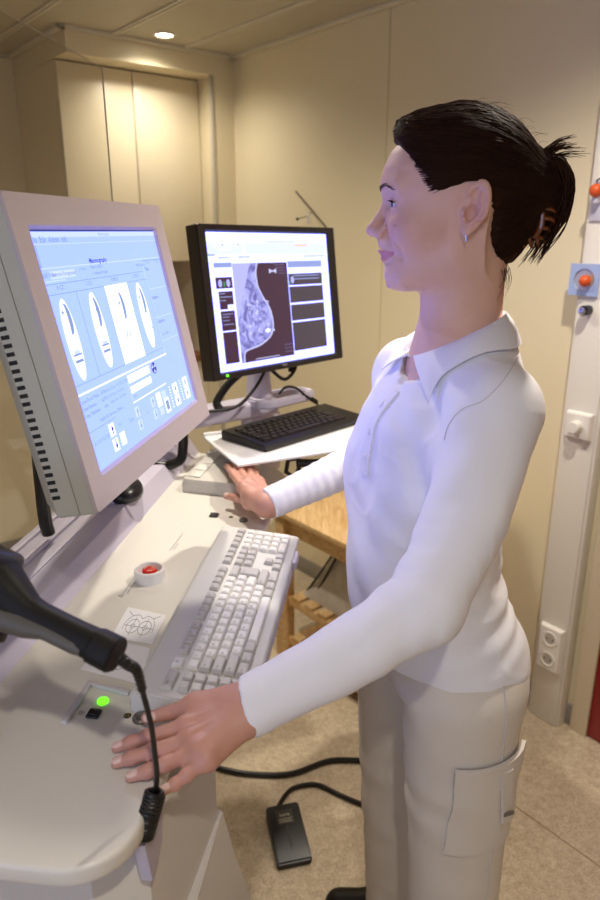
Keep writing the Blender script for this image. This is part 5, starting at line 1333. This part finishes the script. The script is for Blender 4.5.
# eyes
iris_m = mat('iris_blue', '#45525f', .15); white_e = mat('eye_white', '#cfc8c4', .15); pupil_m = mat('pupil', '#0a0808', .1)
gz = V3((.93, .30, -.12)); gz /= np.linalg.norm(gz)
for cpos in EYE:
    b = NB(); tt = bmesh.new(); bmesh.ops.create_uvsphere(tt, u_segments=40, v_segments=40, radius=.0125 * HS)
    z_ = Vector(gz[0] * HF + gz[1] * HL + gz[2] * HU)
    tt.transform(z_.to_track_quat('Z', 'Y').to_matrix().to_4x4())
    for f_ in tt.faces:
        a = f_.calc_center_median().normalized().angle(z_); f_.material_index = 2 if a < .19 else (1 if a < .50 else 0)
    merge(b, tt, Matrix.Translation(Vector(hw(*cpos)))); obj('eye', b, [white_e, iris_m, pupil_m], woman)
# eyebrows and lashes (hair_m also serves the hair)
hair_m = mat('dark_brown_hair', '#301e15', .58, spec=.12, bump=.2, bscale=260)
hair_m.node_tree.nodes['Principled BSDF'].inputs['Specular Tint'].default_value = (.55, .34, .22, 1)
def surf_f(l, u): 
    Q_ = np.stack([np.linspace(.16, .02, 300), np.full(300, l), np.full(300, u)], 1); d = head_sdf(Q_); i = int(np.argmax(d < 0)); return Q_[i, 0] + float(np.interp(u, ub, dl_)) * math.exp(-(l / .02) ** 2) * (0 if abs(l) > .03 else 1)
for s in (1, -1):
    b = NB()
    for i in range(70):
        t_ = rng.random(); l0 = .013 + .036 * t_; u0 = .0315 + .0055 * math.sin(min(t_, .75) / .75 * 1.9) - .006 * max(0, t_ - .7) / .3 + (rng.random() - .5) * .0055 * (1 - .65 * t_)
        p = []
        for k_ in range(3):
            l_ = l0 + .0036 * k_; u_ = u0 + .0016 * k_ * (1 - 1.6 * t_); p.append(Vector(hw(surf_f(l_, u_) + .0006 + .0003 * k_, s * l_, u_)))
        tube(b, p, [.00042, .00034, .00012], 4)
    obj('eyebrow', b, mat('brow_hair', '#4b342a', .7), woman)
    b = NB(); ec = V3(EYE[0])
    for i in range(26):
        a = -.0125 + .025 * i / 25; zz = .0046 * math.sqrt(max(0, 1 - (a / .0135) ** 2)); base = ec + V3((math.sqrt(max(0, .0143 ** 2 - a * a - zz * zz)) , a, zz - .0002)); 
        tip = base + V3((.0065, a * .35, .0012)); md = (base + tip) / 2 - V3((0, 0, .0008)); q3 = [Vector(hw(p[0], s * p[1], p[2])) for p in (base, md, tip)]
        tube(b, q3, [.00035, .0003, .0001], 4)
    for i in range(2): pass
    pts = [ec + V3((math.sqrt(max(0, .0146 ** 2 - a * a - (.0046 ** 2) * (1 - (a / .0135) ** 2))), a, .0046 * math.sqrt(max(0, 1 - (a / .0136) ** 2)))) for a in np.linspace(-.0132, .0132, 14)]
    tube(b, [Vector(hw(p[0], s * p[1], p[2])) for p in pts], .0006, 5); obj('eyelash', b, hair_m, woman)
# ---- hair
HLF = np.array([(-.095, -.060), (-.078, -.048), (-.055, -.031), (-.03, -.0245), (.004, -.0235), (.0095, .047), (.013, .051), (.029, .060), (.054, .078), (.079, .0975), (.088, .1045), (.10, .1135), (.118, .125), (.15, .14)])
def hair_sdf(Q):
    f, l, u = Q.T; al = np.abs(l); Qa = np.stack([f, al, u], 1)
    d = ell(Q, (.0185, 0, .049), (.1045, .0825, .0925))
    d = smin(d, ell(Q, (-.020, 0, -.012), (.055, .060, .065)), .04)
    d = smin(d, ell(Q, (.085, 0, .098), (.030, .050, .0255)), .03)                  # lift over the forehead
    d = smin(d, cap(Q, (-.055, 0, .035), (-.090, 0, .030), .050, .030), .03)         # swept into the twist
    d = smin(d, ell(Q, (-.093, 0, .028), (.022, .026, .044)), .02)
    d = smin(d, cap(Q, (-.045, 0, -.045), (-.088, 0, .0), .022, .020), .03)
    lim = np.interp(u, HLF[:, 0], HLF[:, 1])
    lim = np.where(al < .045, np.maximum(lim, -.0), lim) if False else lim
    sb_ = np.where(f > -.010, u - (.012 + (.049 - f) * .42), 1.)
    d = d + .0085 * np.exp(-np.clip(np.minimum(lim - f, sb_), 0, 1) / .010) * (u < .115)
    d = np.where((f > -.010) & (u < .06), smax(d, -sb_ * .9, .005), d)
    d = smax(d, (f - lim) * .75, .007)
    d = smax(d, -.080 - u + .15 * np.clip(f + .045, -.1, 0), .012)
    # keep the ear free
    d = smax(d, -ell(Qa, (-.002, .085, .0), (.024, .03, .036)), .004)
    # combed grooves running back towards the twist
    ang = np.arctan2(u - .03, f + .10); rad = np.hypot(u - .03, f + .10)
    w = np.clip((rad - .02) / .04, 0, 1)
    d = d + w * (.0008 * np.sin(ang * 46 + 9 * al / .08 + 2 * np.sin(rad * 50)) + .0006 * np.sin(ang * 97 + 14 * al / .08 + 1.5 * np.sin(rad * 70 + 1)))
    return d
v, F = nets(lambda P: hair_sdf(to_h(P)) * HS, HC + V3((-.16, -.16, -.12)), HC + V3((.19, .16, .16)), .0021); v = relax(v, F, 1, .3)
# strands on top of the combed shell and the loose fan behind the clip
sb = NB()
cE = V3((.0185, 0, .049)); rE = V3((.1052, .0832, .0932))
tw = V3((-.092, 0, .032)); 
def on_shell(p): 
    """push a point to the hair surface along the ray from the skull centre"""
    dr = p - cE; dr = dr / np.linalg.norm(dr); t = np.linspace(.05, .17, 60); Q_ = cE + t[:, None] * dr; d = np.minimum(hair_sdf(Q_), head_sdf(Q_)); i = len(d) - int(np.argmax(d[::-1] < 0)); return Q_[min(i, 59)]
starts = []
for i in range(760):
    s = 1 if rng.random() < .62 else -1
    r_ = rng.random()
    if r_ < .62:                                                     # along the front hairline
        u0 = .012 + .108 * rng.random(); f0 = float(np.interp(u0, HLF[:, 0], HLF[:, 1])) + .007 * rng.random() ** 2 - .001; w_ = 1 - max(0, (u0 - .02) / .10) ** 2.2
        l0 = .080 * max(.0, w_) ** .5 * (1 if u0 < .09 else rng.random()); starts.append(V3((f0, s * l0, u0)))
    else:                                                           # nape and behind the ear
        u0 = -.078 + .11 * rng.random(); f0 = float(np.interp(u0, HLF[:, 0], np.minimum(HLF[:, 1], -.02))) - .003; starts.append(V3((f0, s * (.03 + .03 * rng.random()), u0)))
segs = 12
for st in starts:
    a = (st - cE) / rE; e_ = (tw + V3((.006 * rng.random(), (rng.random() - .5) * .02, (rng.random() - .5) * .03)) - cE) / rE
    a = a / np.linalg.norm(a); e_ = e_ / np.linalg.norm(e_); om = math.acos(max(-1, min(1, float(a @ e_)))); pts = []
    via = V3((-.004, math.copysign(.085, st[1]), .050)) if (st[0] > .02 and st[2] < .052) else None
    lift = .0003 + .0009 * rng.random(); jw = rng.random() * 6
    for k_ in range(segs + 1):
        t_ = k_ / segs; q = (math.sin((1 - t_) * om) * a + math.sin(t_ * om) * e_) / math.sin(om); p = cE + q * rE * .9
        if via is not None: p = (1 - t_) ** 2 * st + 2 * t_ * (1 - t_) * (via * 1.15 - .075 * (st + tw)) + t_ ** 2 * (cE + e_ * rE)
        p = on_shell(p); n_ = (p - cE); n_ /= np.linalg.norm(n_); pts.append(Vector(hw(*(p + n_ * (lift * math.sin(math.pi * min(1, t_ * 1.1)) + .0002)))))
    Qp = to_h(np.array([list(p) for p in pts]))
    if ((Qp[:, 0] > -.026) & (Qp[:, 0] < .020) & (Qp[:, 2] > -.034) & (Qp[:, 2] < .037) & (np.abs(Qp[:, 1]) > .055)).any(): continue
    tube(sb, pts, [.0003] + [.0005] * (segs - 1) + [.0003], 4, cap=False)
# fan of ends
def rn(a): return (rng.random() - .5) * 2 * a
for i in range(170):
    root = V3((-.090 + rn(.006), rn(.018), .058 + rn(.010)))
    k_ = rng.random()
    out = -.112 - .020 * rng.random(); low = .030 - .100 * k_ ** .8
    pts = [root, V3((out + .018, root[1] * 1.25, .066 + rn(.008))), V3((out, root[1] * 1.4 + rn(.006), .035 + rn(.01))), V3((out + .006 + rn(.006), root[1] * 1.4 + rn(.010), (.035 + low) / 2 + rn(.006))), V3((out + .012 + .020 * k_ + rn(.008), root[1] * 1.3 + rn(.014), low + rn(.006)))]
    tube(sb, [Vector(hw(*p)) for p in spline(pts, 4)], [.0013, .0015, .0013, .0010, .0003], 5, cap=False)
for i in range(46):                                                 # spiky tuft on top of the twist
    root = V3((-.088 + rn(.006), rn(.014), .070 + rn(.008))); ln = .03 + .035 * rng.random(); a = math.radians(150 + rn(28))
    e_ = root + V3((math.cos(a) * ln, rn(.016), math.sin(a) * ln * .55)); m_ = (root + e_) / 2 + V3((0, 0, .005))
    tube(sb, [Vector(hw(*p)) for p in spline([root, m_, e_], 4)], [.0011, .0009, .0002], 4, cap=False)
for i in range(26):                                                 # wisps at the nape
    root = V3((-.050 + rn(.008), rn(.035), -.070 + rn(.008))); e_ = root + V3((.004 + rn(.010), rn(.006), -.022 - .03 * rng.random()))
    tube(sb, [Vector(hw(*p)) for p in spline([root, (root + e_) / 2 + V3((-.004, 0, 0)), e_], 4)], [.0005, .0004, .0001], 4, cap=False)
for i in range(22):                                                 # flyaways
    a = rng.random() * 2.4 + .4; st = on_shell(cE + V3((math.cos(a), rn(.4), math.sin(a))) * .05); e_ = st + V3((-.018 - .02 * rng.random(), rn(.01), .001 + rn(.006)))
    tube(sb, [Vector(hw(*p)) for p in spline([st, (st + e_) / 2 + V3((0, 0, .004)), e_], 4)], [.00025, .0002, .0001], 3, cap=False)
me = bpy.data.meshes.new('strands'); sb.to_mesh(me); sb.free()
sv = np.empty(len(me.vertices) * 3); me.vertices.foreach_get('co', sv); sv = sv.reshape(-1, 3)
sf = np.array([list(p.vertices) for p in me.polygons if len(p.vertices) == 4]); bpy.data.meshes.remove(me)
hair_o = np_mesh('hair', np.concatenate([v, sv]), np.concatenate([F, sf + len(v)]), hair_m, woman)
# claw clip
clip_m = mat('tortoise_clip', '#6a3512', .2, var=.35, vscale=90, coat=.4)
b = NB()
for s in (1, -1):
    spine = [V3((-.080, s * .016, .045)), V3((-.092, s * .028, .020)), V3((-.094, s * .030, -.005)), V3((-.088, s * .026, -.022))]
    tube(b, [Vector(hw(*(V3(p) - V3((0, 0, .010))))) for p in spline(spine, 6)], .0038, 8)
    for k_ in range(6):
        t_ = k_ / 5; p0 = V3((-.084 - .010 * math.sin(math.pi * t_), s * (.020 + .009 * math.sin(math.pi * t_)), .040 - .060 * t_)); p1 = p0 + V3((-.014, s * .002, -.003)); p2 = p0 + V3((-.020, -s * .012, -.010))
        tube(b, [Vector(hw(*(V3(p) - V3((0, 0, .010))))) for p in spline([p0, p1, p2], 4)], [.0032, .0026, .0016], 6)
tube(b, [Vector(hw(-.083, .018, .036)), Vector(hw(-.083, -.018, .036))], .004, 10)
for k_ in range(3):
    p0 = V3((-.070 - .010 * k_, .020, -.018)); tube(b, [Vector(hw(*(V3(p) - V3((0, 0, .010))))) for p in (p0, p0 + V3((-.002, .004, -.010)), p0 + V3((-.006, .002, -.018)))], [.0036, .003, .0016], 7)
obj('hair_clip', b, clip_m, woman, label='brown tortoiseshell claw clip')
b = NB(); e0 = V3((.0055, .0775, -.026)); tube(b, [Vector(hw(*(e0 + V3(p)))) for p in ((0, .001, .003), (.001, .0035, .0), (.0, .003, -.005), (-.001, .001, -.010))], [.0009, .0013, .0015, .0016], 8); obj('earring', b, mat('silver', '#d8d4cc', .2, 1.), woman)

# ---- clothes
shirt_m = mat('white_cotton_jersey', '#f0f0f7', .8, bump=.25, bscale=1400, sheen=.15); trou_m = mat('white_twill', '#d8d1c6', .8, bump=.25, bscale=1100, sheen=.1); seam_t = mat('stitch_line', '#cbc7c8', .85)
v, F = nets(shirt, (-.12, .52, .80), (.46, 1.46, 1.45), .0036); v = relax(v, F, 2, .4)
polo = np_mesh('polo_shirt', v, F, shirt_m, woman)
v, F = nets(trousers, (.02, .78, .0), (.46, 1.32, .96), .0045); v = relax(v, F, 2, .4)
trou = np_mesh('trousers', v, F, trou_m, woman)
# collar: stands round the neck and folds outwards
def collar():
    b = NB(); n = 48; A, B_, C_ = [], [], []
    PH = [math.radians(27 + (370 - 27) * i / n) for i in range(n + 1)]         # from the near front round the back to the far front
    for i in range(n + 1):
        t_ = i / n; ph_ = PH[i]; cf = math.cos(ph_); sl = math.sin(ph_); g_ = (cf + 1) / 2
        inner = V3((.006 + .060 * cf, .058 * sl, -.150 - .062 * g_))
        fold_ = V3((.006 + (.066 + .004 * max(0, cf)) * cf, .064 * sl, -.137 - .066 * g_))
        e0 = max(0, 1 - t_ / .16); e1 = max(0, (t_ - .84) / .16)
        po = ph_ + math.radians(44) * e0 ** 1.3 - math.radians(38) * e1 ** 1.3; co, so = math.cos(po), math.sin(po)
        sp_ = .026 + .014 * max(e0, e1)
        outer = V3((.006 + (.068 + sp_) * co, (.066 + sp_ * 1.15) * so, fold_[2] - .038 - .012 * max(e0, e1)))
        A.append(inner); B_.append(fold_); C_.append(outer)
    def drop(p, off):
        w = hw(*p); n_ = 0
        d = float(shirt_core(w[None])[0]); g = gradn(shirt_core, w, .01)
        return w - g * (d - off)
    rows = []
    for q in range(8):
        t_ = q / 7; row = []
        for i in range(n + 1):
            if t_ < .25: p = hw(*(A[i] + (B_[i] - A[i]) * (t_ / .25)))
            else:
                s_ = (t_ - .25) / .75; p = hw(*(B_[i] + (C_[i] - B_[i]) * s_)); p = p + V3((0, 0, .006 * math.sin(math.pi * s_)))
                if s_ > .0:
                    o_ = drop(C_[i], .0045); p = hw(*B_[i]) * (1 - s_) + o_ * s_ + (HL * math.sin(PH[i]) + HF * math.cos(PH[i]) * .6 + HU * .6) * .004 * math.sin(math.pi * s_)
            row.append(b.verts.new(Vector(p)))
        rows.append(row)
    for r0, r1 in zip(rows, rows[1:]):
        for i in range(n): b.faces.new((r0[i], r0[i + 1], r1[i + 1], r1[i]))
    bmesh.ops.recalc_face_normals(b, faces=b.faces[:])
    r_ = bmesh.ops.solidify(b, geom=b.faces[:], thickness=-.0022)
    return obj('collar', b, shirt_m, woman, angle=60)
collar()
# placket with buttons, shirt hem and cuff stitching, trouser pockets
def lerp_grid(p00, p01, p10, p11, nr, nc):
    p00, p01, p10, p11 = map(V3, (p00, p01, p10, p11))
    return [[(p00 * (1 - j / (nc - 1)) + p01 * j / (nc - 1)) * (1 - i / (nr - 1)) + (p10 * (1 - j / (nc - 1)) + p11 * j / (nc - 1)) * i / (nr - 1) for j in range(nc)] for i in range(nr)]
b = NB(); g = lerp_grid(tp_(.30, -.013, 1.285), tp_(.30, .013, 1.285), tp_(.30, -.013, 1.155), tp_(.30, .013, 1.155), 14, 4)
patch(b, shirt, g, -TF, .0, .0026); obj('placket', b, shirt_m, polo if False else woman, angle=50)
for zz in (1.265, 1.225, 1.185):
    p = cast(shirt, tp_(.30, 0, zz), -TF); n_ = gradn(shirt, p, .008); b = NB(); lathe(b, Vector(n_).to_track_quat('Z', 'Y').to_matrix().to_4x4(), [(.0048, .0026), (.0048, .0034), (.0038, .0037), (0, .0033)], 18)
    for v_ in b.verts: v_.co += Vector(p)
    obj('button', b, mat('pearl_button', '#eceaf2', .35), woman)
def at_ray(fn, px, py): return cast(fn, V3(aty(px, py, .45)), V3(ray(px, py)), 1.2, 120)
b = NB(); tube(b, [Vector(at_ray(shirt, p.x, p.y)) for p in spline([(521, 352, 0), (505, 378, 0), (484, 400, 0), (462, 409, 0), (449, 424, 0), (444, 440, 0)], 6)], .0005, 6); obj('armhole_seam', b, seam_t, woman)
# cargo pocket on the near thigh
dS = -TL
def side(a, z): return V3((LEG['hN'][0], LEG['hN'][1], z)) + TL * .25 + TF * a
b = NB(); patch(b, trousers, lerp_grid(side(.042, .69), side(-.080, .69), side(.045, .545), side(-.070, .545), 14, 10), dS, .003, .004); pk = obj('cargo_pocket', b, trou_m, woman, angle=50)
b = NB(); patch(b, trousers, lerp_grid(side(.046, .722), side(-.085, .722), side(.042, .662), side(-.070, .680), 7, 10), dS, .008, .003); obj('pocket_flap', b, trou_m, woman, angle=50)
b = NB(); patch(b, trousers, lerp_grid(side(-.022, .71), side(-.042, .71), side(-.034, .605), side(-.056, .60), 8, 3), dS, .012, .002); obj('webbing_strap', b, trou_m, woman, angle=50)
p = cast(trousers, side(-.040, .625), dS); n_ = Vector(gradn(trousers, p, .01)); b = NB(); Mb_ = frame(Vector(p) + n_ * .016, Vector(TF), (0, 0, 1)); box(b, Mb_, (-.010, -.004, -.002), (.010, .004, .002), .002); obj('buckle', b, mat('buckle_grey', '#6d675f', .4), woman)
def seamline(fn, pts, d, r=.0011, off=.0):
    return [Vector(cast(fn, p, d) + gradn(fn, cast(fn, p, d), .008) * off) for p in pts]
b = NB(); tube(b, seamline(trousers, [side(-.028 - .02 * (.85 - z), z) for z in np.linspace(.85, .06, 40)], dS), .0013, 6); obj('side_seam', b, seam_t, woman)
# shoes
shoe_m = mat('black_shoe', '#0b0a0a', .45)
for an, sgn in ((LEG['aN'], 1), (LEG['aF'], -1)):
    fw = V3((-.985, -.10 if sgn > 0 else .06, 0)); fw /= np.linalg.norm(fw); lf = V3((-fw[1], fw[0], 0)); o_ = V3((an[0], an[1], 0))
    def shoe(P):
        q = P - o_; a = q @ fw; l = q @ lf; z = q[:, 2]; Q_ = np.stack([a, l, z], 1)
        d = cap(Q_, (-.035, 0, .045), (.03, 0, .055), .036, .036); d = smin(d, cap(Q_, (-.03, 0, .03), (.14, 0, .022), .036, .036), .04); d = smin(d, cap(Q_, (0, 0, .06), (0, 0, .10), .038, .040), .03)
        return smax(smax(d, .002 - z, .006), z - .105, .006)
    v, F = nets(shoe, o_ + V3((-.24, -.12, -.01)), o_ + V3((.12, .12, .13)), .005); v = relax(v, F, 1, .3)
    np_mesh('shoe', v, F, shoe_m, woman)
